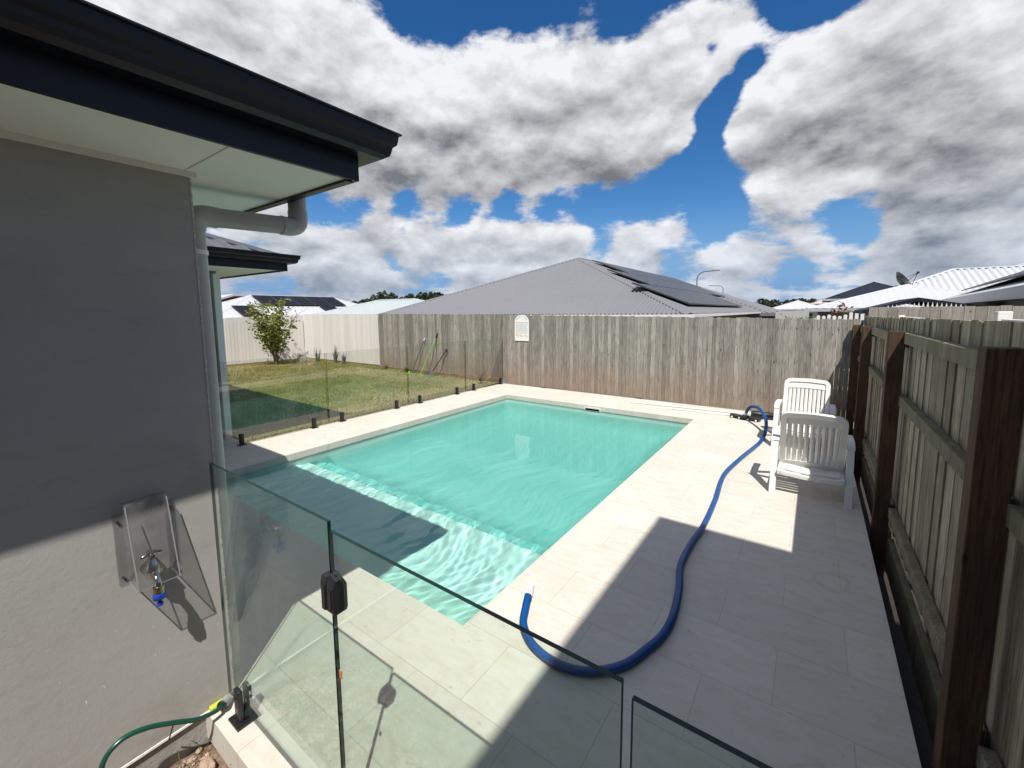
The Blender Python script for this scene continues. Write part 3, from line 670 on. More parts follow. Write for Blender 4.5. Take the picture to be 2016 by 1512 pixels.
b.extrude([(D, -W+t_, zc0), (D+t_, -W+t_, zc0), (DT+t_, -W+t_, zc1-0.012), (DT, -W+t_, zc1-0.012)], (0, 2*(W-t_), 0))
b.extrude([(DT, -W+t_, zc1-0.0121), (DT, -W+t_, zc1-0.0085), (0.004, -W+t_, zc1), (0.004, -W+t_, zc1-0.0035)], (0, 2*(W-t_), 0))
b.box(D+t_, D+t_+0.0015, -W, W, zc0-0.001, zc0+0.0018, 1)
b.build('cover_sheet', [M['poly'], M['polyedge']], cov)
for sy in (-W-0.017, W+0.017):
    for sz in (zc1-0.075, zc0+0.03):
        s = MB(); s.tube([(0.005, sy, sz), (0.009, sy, sz)], 0.0055, 10); s.tube([(0.009, sy, sz), (0.0105, sy, sz)], 0.004, 10); s.build('screw', M['chrome'], cov)

# ------------------------------------------------------------------ near pool fence of frameless glass
def glass_slab(name, x0, x1, y0, y1, z0, z1, m, parent, e=0.0015):
    """pane: clear faces, dark green polished edges; local to parent"""
    bb = MB(); xs = (x1-x0) > (y1-y0)
    v = [(x0,y0,z0),(x1,y0,z0),(x1,y1,z0),(x0,y1,z0),(x0,y0,z1),(x1,y0,z1),(x1,y1,z1),(x0,y1,z1)]
    fs = [(0,3,2,1),(4,5,6,7),(0,1,5,4),(1,2,6,5),(2,3,7,6),(3,0,4,7)]
    broad = (2,4) if xs else (3,5)
    for i, f in enumerate(fs): bb.face([v[k] for k in f], 0 if i in broad else 1)
    return bb.build(name, [m, M['edge']], parent)
def spigot(parent, x, y, z=0.0, along='x', big=1.0):
    """square base plate, slotted post that clamps the pane"""
    e = bpy.data.objects.new('spigot', None)
    hw, hd = 0.05, 0.05
    b1 = MB(); b1.box(-hw, hw, -hd, hd, 0, 0.012, bev=0.003)
    for sx in (-0.036, 0.036):
        for sy in (-0.036, 0.036): b1.tube([(sx, sy, 0.0), (sx, sy, 0.016)], 0.006, 8)
    b1.box(-0.026, 0.026, -0.030, -0.0075, 0.0121, 0.160, bev=0.007); b1.box(-0.026, 0.026, 0.0075, 0.030, 0.0121, 0.160, bev=0.007)
    b1.box(-0.025, 0.025, -0.0074, 0.0074, 0.0122, 0.050)
    for sz in (0.075, 0.125): b1.tube([(0, -0.031, sz), (0, -0.025, sz)], 0.007, 10)
    o = b1.build('spigot', M['darkmetal'], parent, (x, y, z), (0, 0, 0 if along == 'x' else math.pi/2)); return o
GY = 0.715
g1 = thing('glass_fence_panel', 'clear glass pool fence panel fixed beside the corner of the grey wall', 'glass fence panel', (-1.72, GY, 0), group='frameless glass pool fence')
glass_slab('pane', -0.46, 0.485-0.004, -0.006, 0.006, 0.055, 1.185, M['glass'], g1); spigot(g1, -0.315, 0); spigot(g1, 0.38, 0)
g2 = thing('glass_gate', 'wide glass pool gate hung beside the black latch box', 'gate', (-0.745, GY, 0))
glass_slab('pane', -0.485, 0.487, -0.006, 0.006, 0.03, 1.155, M['glass'], g2)
g3 = thing('glass_fence_panel', 'glass fence panel in shade at the bottom edge next to the gate', 'glass fence panel', (0.08, GY, 0), group='frameless glass pool fence')
glass_slab('pane', -0.318, 0.36, -0.006, 0.006, 0.055, 1.132, M['glass'], g3); spigot(g3, -0.15, 0); spigot(g3, 0.2, 0)
# latch box: two bodies either side of the gap
lt = bpy.data.objects.new('gate_latch', None)
b = MB()
def latch_half(x0, x1, ch):
    pr = [(x0, -0.030), (x0, 0.030), (x1, 0.030), (x1, -0.030)]
    z0, z1 = -0.072, 0.072
    vs = []
    for z, k in ((z0, 0.8), (z0+0.012, 1.0), (z1-0.028, 1.0), (z1, 0.55 if ch else 0.8)):
        for (x, y) in pr: vs.append((x, y*k, z + (0.0 if not ch else (0.012 if x == min(x0, x1) else -0.006))*(1 if z > 0.03 else 0)))
    fs = [(3,2,1,0), (12,13,14,15)]
    for i in range(3):
        for k in range(4): fs.append((i*4+k, i*4+(k+1)%4, (i+1)*4+(k+1)%4, (i+1)*4+k))
    b.raw(vs, fs)
latch_half(-0.040, -0.003, False); latch_half(0.003, 0.044, True)
b.box(-0.031, -0.008, -0.0345, -0.0301, -0.062, 0.04); b.box(0.012, 0.034, -0.0345, -0.0301, -0.05, 0.03)
b.tube([(0.022, 0, 0.05), (0.022, 0, 0.083)], 0.006, 10)
bpy.data.objects.remove(lt)
lb = b.build('gate_latch', M['blackplastic'], g2, (-0.487, 0, 0.945)); lb.scale = (0.8, 0.85, 0.82)
b = MB(); b.box(0.0, 0.014, -0.0085, -0.0062, 0, 0.028); b.build('orange_tag', M['orange'], g2, (-0.468, 0, 0.655))
b = MB(); b.tube([(0, 0, 0), (0.0, 0, 0.012)], 0.0085, 12)
# ------------------------------------------------------------------ lawn side glass fence
for i, (ya, yb, sp) in enumerate(((2.12, 3.868, (2.545, 3.62)), (3.892, 5.588, (4.125, 5.30)), (5.612, 7.30, (5.90, 7.02)), (7.324, 8.765, (7.60, 8.66)))):
    lab = ['glass fence panel beside the lawn nearest the grey downpipe', 'glass fence panel in front of the tip of the lawn shadow', 'glass fence panel seen in front of the lime green pole', 'glass fence panel ending at the weathered paling fence'][i]
    ym = (ya+yb)/2
    g = thing('glass_fence_panel', lab, 'glass fence panel', (-6.545, ym, 0), group='frameless glass fence along the lawn')
    glass_slab('pane', -0.006, 0.006, ya-ym, yb-ym, 0.045, 1.20, M['farglass'], g)
    for y in sp: spigot(g, 0, y-ym, along='y')

# ------------------------------------------------------------------ timber fences
def palings(bb, p0, p1, zb, ztop, normal, w=(0.07,0.10), gap=0.002, t=0.014, mi=0, rnd=None, lap=0.0, jag=0.008):
    """boards from p0 to p1 (x, y); zb / ztop are functions of the fraction along"""
    r = rnd or random.Random(11)
    a, c = Vector((p0[0], p0[1], 0)), Vector((p1[0], p1[1], 0)); L = (c-a).length; d = (c-a)/L; n = Vector((normal[0], normal[1], 0))
    s = 0.0; i = 0
    while s < L-0.02:
        ww = min(r.uniform(*w), L-s); off = (lap if i % 2 else 0.0) + r.uniform(-0.0025, 0.0025)
        f = (s+ww/2)/L; z0 = zb(f); z1 = ztop(f) + r.uniform(-jag, jag)
        q = a + d*s + n*off; e = a + d*(s+ww-gap+(0.02 if lap and i % 2 else 0)) + n*off
        if lap and i % 2 and s > 0.03: q = q - d*0.02
        tl = r.uniform(-0.0035, 0.0035)
        e = e + n*tl
        vs = [q, e, e+n*t, q+n*t]
        k = r.random()
        bb.raw([(p.x, p.y, z0) for p in vs] + [(p.x, p.y, z1 + (r.uniform(-.002,.002))) for p in vs], [(0,3,2,1),(4,5,6,7),(0,1,5,4),(1,2,6,5),(2,3,7,6),(3,0,4,7)], mi, k)
        s += ww; i += 1
FYY = 8.80
ff = thing('paling_fence', 'weathered grey timber paling fence behind the far end of the pool', 'fence', (-5.5, FYY, 0))
fl = (5.5, -FYY, 0)
b = MB()
palings(b, (-11.62, FYY), (0.64, FYY), lambda f: 0.12 if f < 0.42 else 0.015, lambda f: 1.825-0.135*f**1.3, (0, 1), rnd=random.Random(21), w=(0.062, 0.1), gap=0.004, jag=0.011)
rn_ = random.Random(8); x = -11.55
while x < 0.6:
    for z in (0.285, 0.935, 1.535): b.box(x-0.0025, x+0.0025, FYY-0.006, FYY+0.004, z+rn_.uniform(-.02,0), z+0.008, mi=1)
    x += rn_.uniform(0.07, 0.16)
b.build('palings', [M['far_wood'], M['nail']], ff, fl)
b = MB()
for z in (0.25, 0.9, 1.5): b.box(-11.6, 0.64, FYY+0.022, FYY+0.06, z, z+0.075, tone=0.4)
b.build('rails', M['far_wood'], ff, fl)
b = MB(); rr = random.Random(4); x = -11.6
while x < -6.7:
    x2 = min(x+rr.uniform(0.8, 2.4), -6.63); b.box(x, x2-0.012, FYY-0.05, FYY-0.006, -0.15, 0.115, tone=rr.random()); x = x2
b.build('plinth_boards', M['sleeper'], ff, fl)
for i, x in enumerate((-10.2, -7.8, -5.4, -3.0, -0.6)):
    b = MB(); b.box(x-0.05, x+0.05, FYY+0.062, FYY+0.16, -1.15, 1.66, tone=0.5); b.build('post', M['post_wood'], ff, fl)
wf = thing('paling_fence', 'whitewashed paling fence around the back corner of the lawn', 'fence', (-14, FYY, 0)); wl = (14, -FYY, 0)
b = MB(); WXF = -16.22
palings(b, (WXF, FYY-0.01), (-11.63, FYY-0.01), lambda f: 0.15, lambda f: 1.83-0.01*f, (0, 1), w=(0.11,0.12), rnd=random.Random(2), gap=0.009, jag=0.002)
palings(b, (WXF-0.01, 1.5), (WXF-0.01, FYY-0.012), lambda f: 0.13, lambda f: 1.60+0.20*f, (-1, 0), w=(0.11,0.12), rnd=random.Random(3), gap=0.009, jag=0.002)
b.build('palings', M['white_paling'], wf, wl)
b = MB(); b.box(WXF+0.02, -11.64, FYY-0.03, FYY-0.012, -0.1, 0.15); b.box(WXF+0.004, WXF+0.04, 1.5, FYY-0.04, -0.1, 0.13)
b.build('plinth_boards', M['sleeper'], wf, wl)
# side fence: palings on the neighbour's side, rails and posts towards the pool
sf = thing('paling_fence', 'mossy timber fence with brown posts running along the right edge of the paving', 'fence', (0.64, 3, 0)); sl = (-0.64, -3, 0)
b = MB()
palings(b, (0.645, 8.78), (0.645, -3.5), lambda f: -0.06, lambda f: 1.745+0.10*f, (1, 0), jag=0.0035, w=(0.085, 0.1), lap=0.007, rnd=random.Random(31), gap=0.004)
b.build('palings', M['side_wood'], sf, sl)
posts = [8.66, 7.02, 4.60, 2.19, -0.22, -2.6]
for y in posts:
    b = MB(); zt_ = 1.715-0.016*max(0, y-2)
    b.box(0.50, 0.602, y, y+0.10, -0.5, zt_, tone=0.5, bev=0.004); b.build('post', M['post_wood'], sf, sl)
rr = random.Random(9)
for i in range(len(posts)-1):
    ya, yb = posts[i+1]+0.10, posts[i]
    for z, h in ((1.585, 0.09), (1.07, 0.085), (0.12, 0.085)):
        zz = z - 0.0155*((ya+yb)/2-2.66)*(1 if z > 1.5 else (0.4 if z > .5 else 0.3))
        b = MB(); b.box(0.592, 0.6435, ya+0.003, yb-0.003, zz, zz+h, tone=rr.random(), bev=0.006)
        if abs(z-1.07) < .01 and i == 2:
            for k in range(4): b.box(0.588, 0.6, ya+0.05+k*0.13, ya+0.13+k*0.13, zz-0.012+0.006*k, zz+0.03, tone=0.9, bev=0.004)
        b.build('rail', M['rail_wood'], sf, sl)
b = MB()
for i in range(len(posts)-1):
    b.box(0.60, 0.64, posts[i+1]+0.11, posts[i]-0.01, -0.32, -0.065, tone=rr.random())
b.build('plinth_boards', M['rail_wood'], sf, sl)
# fence that carries on beyond the side fence
bf = thing('paling_fence', 'pale grey paling fence beyond the right side fence in front of the dark gable', 'fence', (4, FYY, 0)); bl = (-4, -FYY, 0)
b = MB(); palings(b, (0.69, FYY), (8.5, FYY), lambda f: -1.1, lambda f: 1.885-0.0*f, (0, 1), w=(0.105, 0.125), rnd=random.Random(41), gap=0.004, jag=0.005)
b.build('palings', M['back_wood'], bf, bl)
b = MB()
for z in (0.2, 1.0, 1.6): b.box(0.7, 8.5, FYY+0.02, FYY+0.06, z, z+0.075)
b.build('rails', M['back_wood'], bf, bl)

# white rail beyond the side fence
wr = thing('white_railing', 'white metal railing with a square post behind the right side fence', 'railing', (1.03, 5.5, -1.1))
b = MB(); b.box(-0.02, 0.02, -1.2, 2.9, 2.80, 2.845, bev=0.004); b.box(-0.02, 0.02, -3.6, -1.3, 2.835, 2.88, bev=0.004); b.box(-0.015, 0.015, -3.6, 2.9, 2.0, 2.03); b.box(-0.015, 0.015, -3.6, -1.3, 2.775, 2.80)
b.build('rail', M['whitemetal'], wr)
for y in (-3.6, -1.25, 2.9):
    b = MB(); b.box(-0.035, 0.035, y-0.035, y+0.035, 0, 2.93 if y != 2.9 else 2.86, bev=0.004); b.build('post', M['whitemetal'], wr)

# ------------------------------------------------------------------ sign on the far fence
sg = thing('safety_sign', 'white arch-topped pool safety sign on the weathered fence', 'sign', (-5.958, FYY-0.008, 1.13))
b = MB(); pts = [(-0.213, 0, 0), (0.213, 0, 0), (0.213, 0, 0.475)] + [(0.213*math.cos(R_(a)), 0, 0.475+0.175*math.sin(R_(a))) for a in range(10, 171, 10)] + [(-0.213, 0, 0.475)]
b.extrude(pts, (0, -0.006, 0)); b.build('board', M['sign'], sg)
b = MB()
for a in range(22, 160, 5):
    if random.Random(a).random() < 0.15: continue
    ca, sa = math.cos(R_(a)), math.sin(R_(a))
    m_ = Matrix.Translation((0.165*ca, -0.0085, 0.478+0.13*sa)) @ Matrix.Rotation(R_(90-a)*0.8, 4, 'Y')
    b.box(-0.006, 0.006, 0, 0.0015, -0.010, 0.012, m=m_)
b.box(-0.195, 0.195, -0.0085, -0.007, 0.452, 0.462)
for i in range(12):
    x = -0.175; q = random.Random(i+40)
    while x < 0.15:
        w = q.uniform(0.012, 0.045); b.box(x, min(x+w, 0.178), -0.0082, -0.007, 0.425-i*0.018, 0.430-i*0.018); x += w+0.012
b.build('print', M['signgrey'], sg)
b = MB()
for r_ in range(4):
    for c_ in range(9):
        if random.Random(r_*9+c_).random() < 0.7: b.box(-0.175+c_*0.04, -0.150+c_*0.04, -0.0088, -0.007, 0.10+r_*0.03, 0.115+r_*0.03)
b.build('print', M['signtan'], sg)

# ------------------------------------------------------------------ garden tools leaning on the fence
def pole(bb, a, c, r=0.012, mi=0): bb.tube([a, c], r, 10, mi=mi)
tl = thing('broom', 'dark green pole with a white tip leaning on the fence', 'broom', (-9.75, 8.62, 0.03))
b = MB(); pole(b, (-0.10, -0.02, 0.05), (0.30, 0.13, 0.99), 0.013); b.build('handle', M['greenpole'], tl)
b = MB(); pole(b, (0.30, 0.13, 0.99), (0.335, 0.143, 1.07), 0.016); b.build('grip', M['whiteplastic'], tl)
b = MB(); b.box(-0.24, 0.02, -0.06, 0.0, -0.02, 0.05, bev=0.01); b.build('head', M['greenpole'], tl)
tl = thing('rake', 'bright lime pole with a black grip leaning on the fence', 'rake', (-9.25, 8.45, 0.03))
b = MB(); pole(b, (-0.04, -0.02, 0.04), (0.30, 0.295, 1.08), 0.014); b.build('handle', M['limeplastic'], tl)
b = MB(); pole(b, (0.30, 0.295, 1.08), (0.345, 0.335, 1.22), 0.017); b.build('grip', M['blackplastic'], tl)
b = MB()
for k in range(-6, 7): b.tube([(-0.04+k*0.012, -0.02, 0.05), (-0.05+k*0.03, -0.05, -0.0)], 0.003, 5)
b.build('tines', M['limeplastic'], tl)
tl = thing('shovel', 'shovel with a black D-shaped handle leaning on the fence', 'shovel', (-8.85, 8.5, 0.02))
b = MB(); pole(b, (0.0, 0.0, 0.17), (0.26, 0.24, 0.70), 0.014); b.build('shaft', M['blackplastic'], tl)
b = MB(); m_ = Vector((0.26, 0.24, 0.70)); u = Vector((0.26, 0.24, 0.53)).normalized(); s_ = Vector((1, -0.3, -0.2)).normalized()
b.tube([m_, m_+s_*0.045+u*0.03, m_+s_*0.055+u*0.09], 0.010, 8); b.tube([m_, m_-s_*0.045+u*0.03, m_-s_*0.055+u*0.09], 0.010, 8); b.tube([m_-s_*0.06+u*0.09, m_+s_*0.06+u*0.09], 0.012, 8)
b.build('grip', M['blackplastic'], tl)
b = MB(); rows = []
for i in range(6):
    f = i/5; w = 0.095*(1.0 if f < 0.6 else math.cos((f-0.6)/0.4*1.35)); c_ = Vector((0.0, 0.0, 0.17)) - u*0.25*f + Vector((0, -0.01, 0))
    rows.append([c_ + s_*w*k + Vector((0, -0.02*(1-k*k), 0)) for k in (-1, -0.5, 0, 0.5, 1)])
vs = [p for r_ in rows for p in r_]; vs2 = [p+Vector((0, 0.003, 0)) for p in vs]
fs = [(i*5+k, i*5+k+1, (i+1)*5+k+1, (i+1)*5+k) for i in range(5) for k in range(4)]
b.raw(vs, fs, smooth=True); b.raw(vs2, [tuple(reversed(f)) for f in fs], smooth=True); b.build('blade', M['steelblade'], tl)
# small lime tag on the seam of the glass
lc = tag(MB().box(-0.05, 0.05, -0.012, 0.012, -0.012, 0.004, bev=0.003).box(-0.012, 0.012, -0.012, 0.012, 0.005, 0.04).build('glass_clip', M['limeplastic'], None, (-6.50, 5.60, 0.66)), 'small lime clip on the seam between two lawn fence panes', 'clip')
lc.rotation_euler = (0, 0, 1.5)

# ------------------------------------------------------------------ young lime tree and small plants
def leaf(bb, p, size, rng, tone):
    d = Vector((rng.gauss(0,1), rng.gauss(0,1), rng.gauss(0,0.6))).normalized(); s = d.cross(Vector((rng.gauss(0,1), rng.gauss(0,1), rng.gauss(0,1)))).normalized()
    n = d.cross(s)*size*0.12
    bb.raw([p, p+d*size*0.5+s*size*0.27+n, p+d*size, p+d*size*0.5-s*size*0.27+n, p+d*size*0.5], [(0,1,4),(1,2,4),(2,3,4),(3,0,4)], 0, tone)
def tree(name, label, loc, stems, leaves, lsize, seed, height, spread, m, cat='tree', group=None):
    rng = random.Random(seed); t = thing(name, label, cat, loc, group=group); tb = MB(); lb_ = MB()
    tips = []
    for i in range(stems):
        a = rng.uniform(0, 6.28) if stems < 9 else i*2.4; tilt = (0.15+0.85*((i*0.37)%1.0))*spread; h = height*rng.uniform(0.62, 1.0)*(1-0.12*tilt/max(spread,1e-3))
        P = [Vector((0,0,-0.05))+Vector((math.cos(a), math.sin(a), 0))*0.03]
        n = 9
        for k in range(1, n+1):
            f = k/n; P.append(Vector((math.cos(a)*tilt*f**1.3 + rng.uniform(-.03,.03), math.sin(a)*tilt*f**1.3 + rng.uniform(-.03,.03), h*f)))
        tb.tube(P, 0.02, 7, rfun=lambda i_, n_: max(0.003, (0.022*height/2.5)*(1-i_/n_)))
        for k in range(3, n+1):
            for q in range(2 if k < 5 else 3):
                b0 = P[k]; dirv = Vector((rng.gauss(0,1), rng.gauss(0,1), rng.uniform(-0.1, 0.9))).normalized(); ln = rng.uniform(0.12, 0.40)*height/2.5*(0.25+0.85*k/n)
                b1 = b0+dirv*ln*0.5; b2 = b0+dirv*ln+Vector((0,0,-0.03))
                tb.tube([b0, b1, b2], 0.004, 5, rfun=lambda i_, n_: 0.005*(1-i_/n_)+0.0015)
                tips += [b0, b1, b2, b2]
    for i in range(leaves):
        p = rng.choice(tips); p = p + Vector((rng.gauss(0, .06), rng.gauss(0, .06), rng.gauss(0, .06)))*height/2.5
        if p.z < height*0.17 or math.hypot(p.x, p.y) > height*(0.07+0.42*(p.z/height)**0.9)*(1.0 if stems > 8 else 0.8): continue
        leaf(lb_, p, lsize*rng.uniform(0.6, 1.25), rng, min(1, max(0, rng.gauss(0.45, 0.28))))
    tb.build('trunk', M['bark'], t); lb_.build('crown', m, t); return t
tree('lime_tree', 'young leafy citrus tree in the lawn corner before the whitewashed fence', (-15.06, 7.13, 0.07), 11, 2500, 0.115, 8, 2.42, 1.0, M['leaf'])
def tuft(name, label, loc, n, h, seed, m, group=None, spread=0.5, w=0.012):
    rng = random.Random(seed); bb = MB()
    for i in range(n):
        a = rng.uniform(0, 6.28); hh = h*rng.uniform(0.5, 1.0); sp_ = rng.uniform(0.05, spread)*h; o = Vector((rng.gauss(0, .02), rng.gauss(0, .02), 0))
        d = Vector((math.cos(a), math.sin(a), 0)); s = Vector((-d.y, d.x, 0))*w
        p = [o, o+d*sp_*0.35+Vector((0,0,hh*0.6)), o+d*sp_+Vector((0,0,hh))]
        bb.raw([p[0]-s, p[0]+s, p[1]+s*0.8, p[1]-s*0.8, p[2]], [(0,1,2,3),(3,2,4)], 0, rng.random())
    return tag(bb.build(name, m, None, loc), label, 'plant', group)
for i, (x, y, n, h, lab) in enumerate(((-14.6, 8.35, 26, 0.62, 'grey spiky seedling beside the concrete block at the white fence'), (-13.7, 8.5, 26, 0.75, 'tallest spiky seedling before the white fence'), (-13.15, 8.45, 20, 0.45, 'small spiky seedling farthest from the concrete block at the white fence'))):
    tuft('seedling', lab, (x, y, 0.07), n, h, i+3, M['seedling'], 'seedlings along the white fence', 0.35, 0.02)
tuft('spiky_weed', 'spiky dark weed at the foot of the weathered fence', (-6.95, 8.35, 0.0), 16, 0.42, 12, M['leafdark'], None, 1.0, 0.012)
for i, (x, lab) in enumerate(((-11.1, 'green weeds at the foot of the fence where the white palings end'), (-10.1, 'low weeds between the fence corner and the leaning tools'))):
    tuft('weed_clump', lab, (x, 8.62, 0.02), 60, 0.26, 20+i, M['blade'], None, 1.3, 0.01)
cb = thing('concrete_block', 'small concrete block at the foot of the white corner fence', 'block', (-15.55, 8.3, 0.06))
b = MB(); b.box(-0.2, 0.2, -0.1, 0.1, 0, 0.19, bev=0.008); b.build('block', M['slab'], cb); b = MB(); b.box(-0.14, 0.13, -0.06, 0.06, 0.191, 0.27, bev=0.01); b.build('cap_stone', M['slab'], cb)

# ------------------------------------------------------------------ plastic reclining chairs
def chair(label, loc, rot, back_deg, by=0.50):
    """resin recliner facing -y locally: origin at the middle of the front feet"""
    t = thing('reclining_chair', label, 'chair', loc, rot, 'white plastic chairs by the side fence')
    W = 0.245
    tb_ = math.radians(back_deg)
    bz = 0.21; L = 0.66
    uy, uz = math.cos(tb_), math.sin(tb_)
    def bp(s, x, o=0.0): return Vector((x, by+uy*s - uz*o, bz+uz*s + uy*o))
    # backrest: rounded frame, vertical slats, curved head bar
    b = MB()
    fr = []
    rc = 0.055
    path = [bp(0.0, -W), bp(0.2, -W), bp(L-rc, -W)] + [bp(L-rc+rc*math.sin(a), -W+rc*(1-math.cos(a))) for a in (0.4, 0.8, 1.2, 1.57)] + [bp(L+0.010*math.cos(k*0.5), k*0.05) for k in (-2, 0, 2)] + [bp(L-rc+rc*math.sin(a), W-rc*(1-math.cos(a))) for a in (1.57, 1.2, 0.8, 0.4)] + [bp(L-rc, W), bp(0.2, W), bp(0.0, W)]
    nrm = Vector((0, -uz, uy))
    def ribbon(bb, pts, wid, th):
        """rectangular section swept along pts, broad side facing the slat normal's side"""
        pts = [Vector(p) for p in pts]; n = len(pts); vs = []
        for i in range(n):
            tg = (pts[min(i+1,n-1)]-pts[max(i-1,0)]).normalized(); s = tg.cross(nrm).normalized()
            for a, c in ((-1,-1),(1,-1),(1,1),(-1,1)): vs.append(pts[i] + s*(wid/2*a) + nrm*(th/2*c))
        fs = [(i*4+k, i*4+(k+1)%4, (i+1)*4+(k+1)%4, (i+1)*4+k) for i in range(n-1) for k in range(4)] + [(3,2,1,0), tuple(n*4-4+k for k in range(4))]
        bb.raw(vs, fs)
    ribbon(b, path, 0.052, 0.032)
    b.build('back_frame', M['whiteplastic'], t)
    b = MB()
    for k in range(9):
        x = -W+0.052 + k*(2*W-0.104)/8
        vs = []
        for s in (0.06, 0.2, 0.34, 0.47, L-0.10+0.012*(1-abs(k-4)/4)):
            bow = 0.018*math.sin(s/L*3.1)
            for dx, o in ((-0.0185, 0.0), (0.0, 0.006), (0.0185, 0.0), (0.0, -0.006)): vs.append(bp(s, x+dx, o-bow))
        b.raw(vs, [(i*4+j, i*4+(j+1)%4, (i+1)*4+(j+1)%4, (i+1)*4+j) for i in range(4) for j in range(4)] + [(3,2,1,0), (16,17,18,19)])
    b.build('back_slats', M['whiteplastic'], t)
    for s0, s1 in ((0.02, 0.075), (L-0.115, L-0.03)):
        b = MB(); pts = []
        for k in range(9):
            x = -W+0.02 + k*(2*W-0.04)/8; q = 0.012*(1-((k-4)/4)**2)
            pts.append((bp(s0+q*(s0 > .3), x, -0.012), bp(s1+q, x, -0.012)))
        for o in (0.0, 0.014):
            b.raw([p+nrm*o for pr in pts for p in pr], [(2*k, 2*k+2, 2*k+3, 2*k+1) if o else (2*k+1, 2*k+3, 2*k+2, 2*k) for k in range(8)])
        b.raw([pts[k][1]+nrm*o for k in range(9) for o in (0, 0.014)], [(2*k, 2*k+2, 2*k+3, 2*k+1) for k in range(8)])
        b.raw([pts[k][0]+nrm*o for k in range(9) for o in (0, 0.014)], [(2*k+1, 2*k+3, 2*k+2, 2*k) for k in range(8)])
        b.build('head_bar' if s0 > .3 else 'lower_bar', M['whiteplastic'], t)
    # seat: frame rails and curved cross slats
    for sx in (-1, 1): MB().box(min(sx*W, sx*(W+0.03)), max(sx*W, sx*(W+0.03)), 0.0, 0.52, 0.20, 0.245, bev=0.008).build('seat_rail', M['whiteplastic'], t)
    b = MB()
    for k in range(7):
        y0 = -0.005 + k*0.073; vs = []
        for j in range(9):
            x = -W + j*2*W/8; sag = -0.022*(1-((j-4)/4)**2) + (0.0 if k else -0.02)
            z = 0.232 + sag + 0.03*(1-k/6)
            for dy, dz in ((0, 0), (0.055, 0), (0.055, -0.014), (0, -0.014 if k else -0.03)): vs.append((x, y0+dy, z+dz))
        b.raw(vs, [(j*4+q, (j+1)*4+q, (j+1)*4+(q+1)%4, j*4+(q+1)%4) for j in range(8) for q in range(4)] + [(0,1,2,3), (35,34,33,32)])
    b.build('seat_slats', M['whiteplastic'], t)
    # side frames: armrest, front leg, rear leg
    for sx in (-1, 1):
        x0, x1 = sorted((sx*(W+0.034), sx*(W+0.088)))
        b = MB(); b.extrude([(x0, -0.03, 0), (x0, 0.03, 0), (x0, 0.235, 0.50), (x0, 0.20, 0.545), (x0, 0.145, 0.53)], (x1-x0, 0, 0)); 
        b.build('leg', M['whiteplastic'], t)
        b = MB(); b.extrude([(x0+0.006, 0.62, 0), (x0+0.006, 0.67, 0), (x0+0.006, 0.36, 0.47), (x0+0.006, 0.30, 0.47)], (x1-x0-0.012, 0, 0))
        b.build('leg', M['whiteplastic'], t)
        b = MB()
        prof = [(0.13, 0.515), (0.16, 0.545), (0.22, 0.568), (0.40, 0.572), (0.56, 0.562), (0.60, 0.548), (0.58, 0.53), (0.40, 0.548), (0.22, 0.54)]
        xa, xb = (x0-0.004, x1+0.004)
        b.extrude([(xa, y, z) for y, z in prof], (xb-xa, 0, 0)); b.build('armrest', M['whiteplastic'], t)
    b = MB(); b.tube([(-W-0.04, 0.47, 0.215), (W+0.04, 0.47, 0.215)], 0.012, 10); b.tube([(-W-0.04, 0.585, 0.07), (W+0.04, 0.585, 0.07)], 0.012, 10)
    b.build('stretcher', M['whiteplastic'], t)
    return t
chair('nearer white plastic chair with its slatted back folded forward and shaded', (0.045, 4.93, 0), 0.0, 113, 0.31)
chair('farther white plastic chair with its back tilted up into the sun by the far fence', (-0.06, 6.63, 0), -0.03, 72)

# ------------------------------------------------------------------ hoses, vacuum head, pole
pts = [(-1.388, 2.11, 0.06), (-1.350, 2.02, 0.045), (-1.289, 1.905, 0.03), (-1.17, 1.815, 0.026), (-1.031, 1.78, 0.026), (-0.90, 1.80, 0.026), (-0.795, 1.864, 0.026), (-0.70, 1.98, 0.026), (-0.646, 2.126, 0.026), (-0.60, 2.30, 0.026), (-0.595, 2.487, 0.026), (-0.63, 2.76, 0.026), (-0.688, 3.041, 0.026), (-0.695, 3.38, 0.026), (-0.676, 3.752, 0.026), (-0.69, 4.35, 0.026), (-0.729, 5.074, 0.026), (-0.66, 5.75, 0.026), (-0.548, 6.494, 0.026), (-0.515, 6.85, 0.03), (-0.50, 7.10, 0.09), (-0.53, 7.40, 0.20), (-0.66, 7.75, 0.285), (-0.80, 7.98, 0.24), (-0.865, 8.06, 0.12), (-0.87, 8.07, 0.06)]
hose = thing('pool_hose', 'long blue pool vacuum hose curling along the paving', 'hose', (-0.7, 4, 0)); hlc = (0.7, -4, 0)
b = MB(); P = spline(pts, 44)
b.tube(P, 0.022, 14, rfun=lambda i, n: 0.0222 + 0.0016*(1 if i % 2 else -1)); b.build('tube', M['bluehose'], hose, hlc)
b = MB(); b.tube([(-1.414, 2.185, 0.078), (-1.405, 2.15, 0.070), (-1.404, 2.148, 0.0695), (-1.386, 2.10, 0.058)], 0.026, 18, rfun=lambda i, n: (0.023, 0.023, 0.026, 0.027)[i]); b.build('cuff', M['whitehose'], hose, hlc)
b = MB(); b.tube([(-0.867, 8.065, 0.13), (-0.87, 8.07, 0.05)], 0.027, 18); b.build('cuff', M['whitehose'], hose, hlc)
vh = thing('vacuum_head', 'black pool vacuum head with white wheels at the far end of the blue hose', 'vacuum head', (-0.87, 8.08, 0), -0.25)
b = MB(); b.box(-0.23, 0.23, -0.075, 0.075, 0.018, 0.05, bev=0.008); b.box(-0.05, 0.05, -0.11, 0.02, 0.03, 0.075, bev=0.01); b.box(-0.26, -0.2, 0.0, 0.05, 0.03, 0.06, bev=0.006); b.build('body', M['blackplastic'], vh)
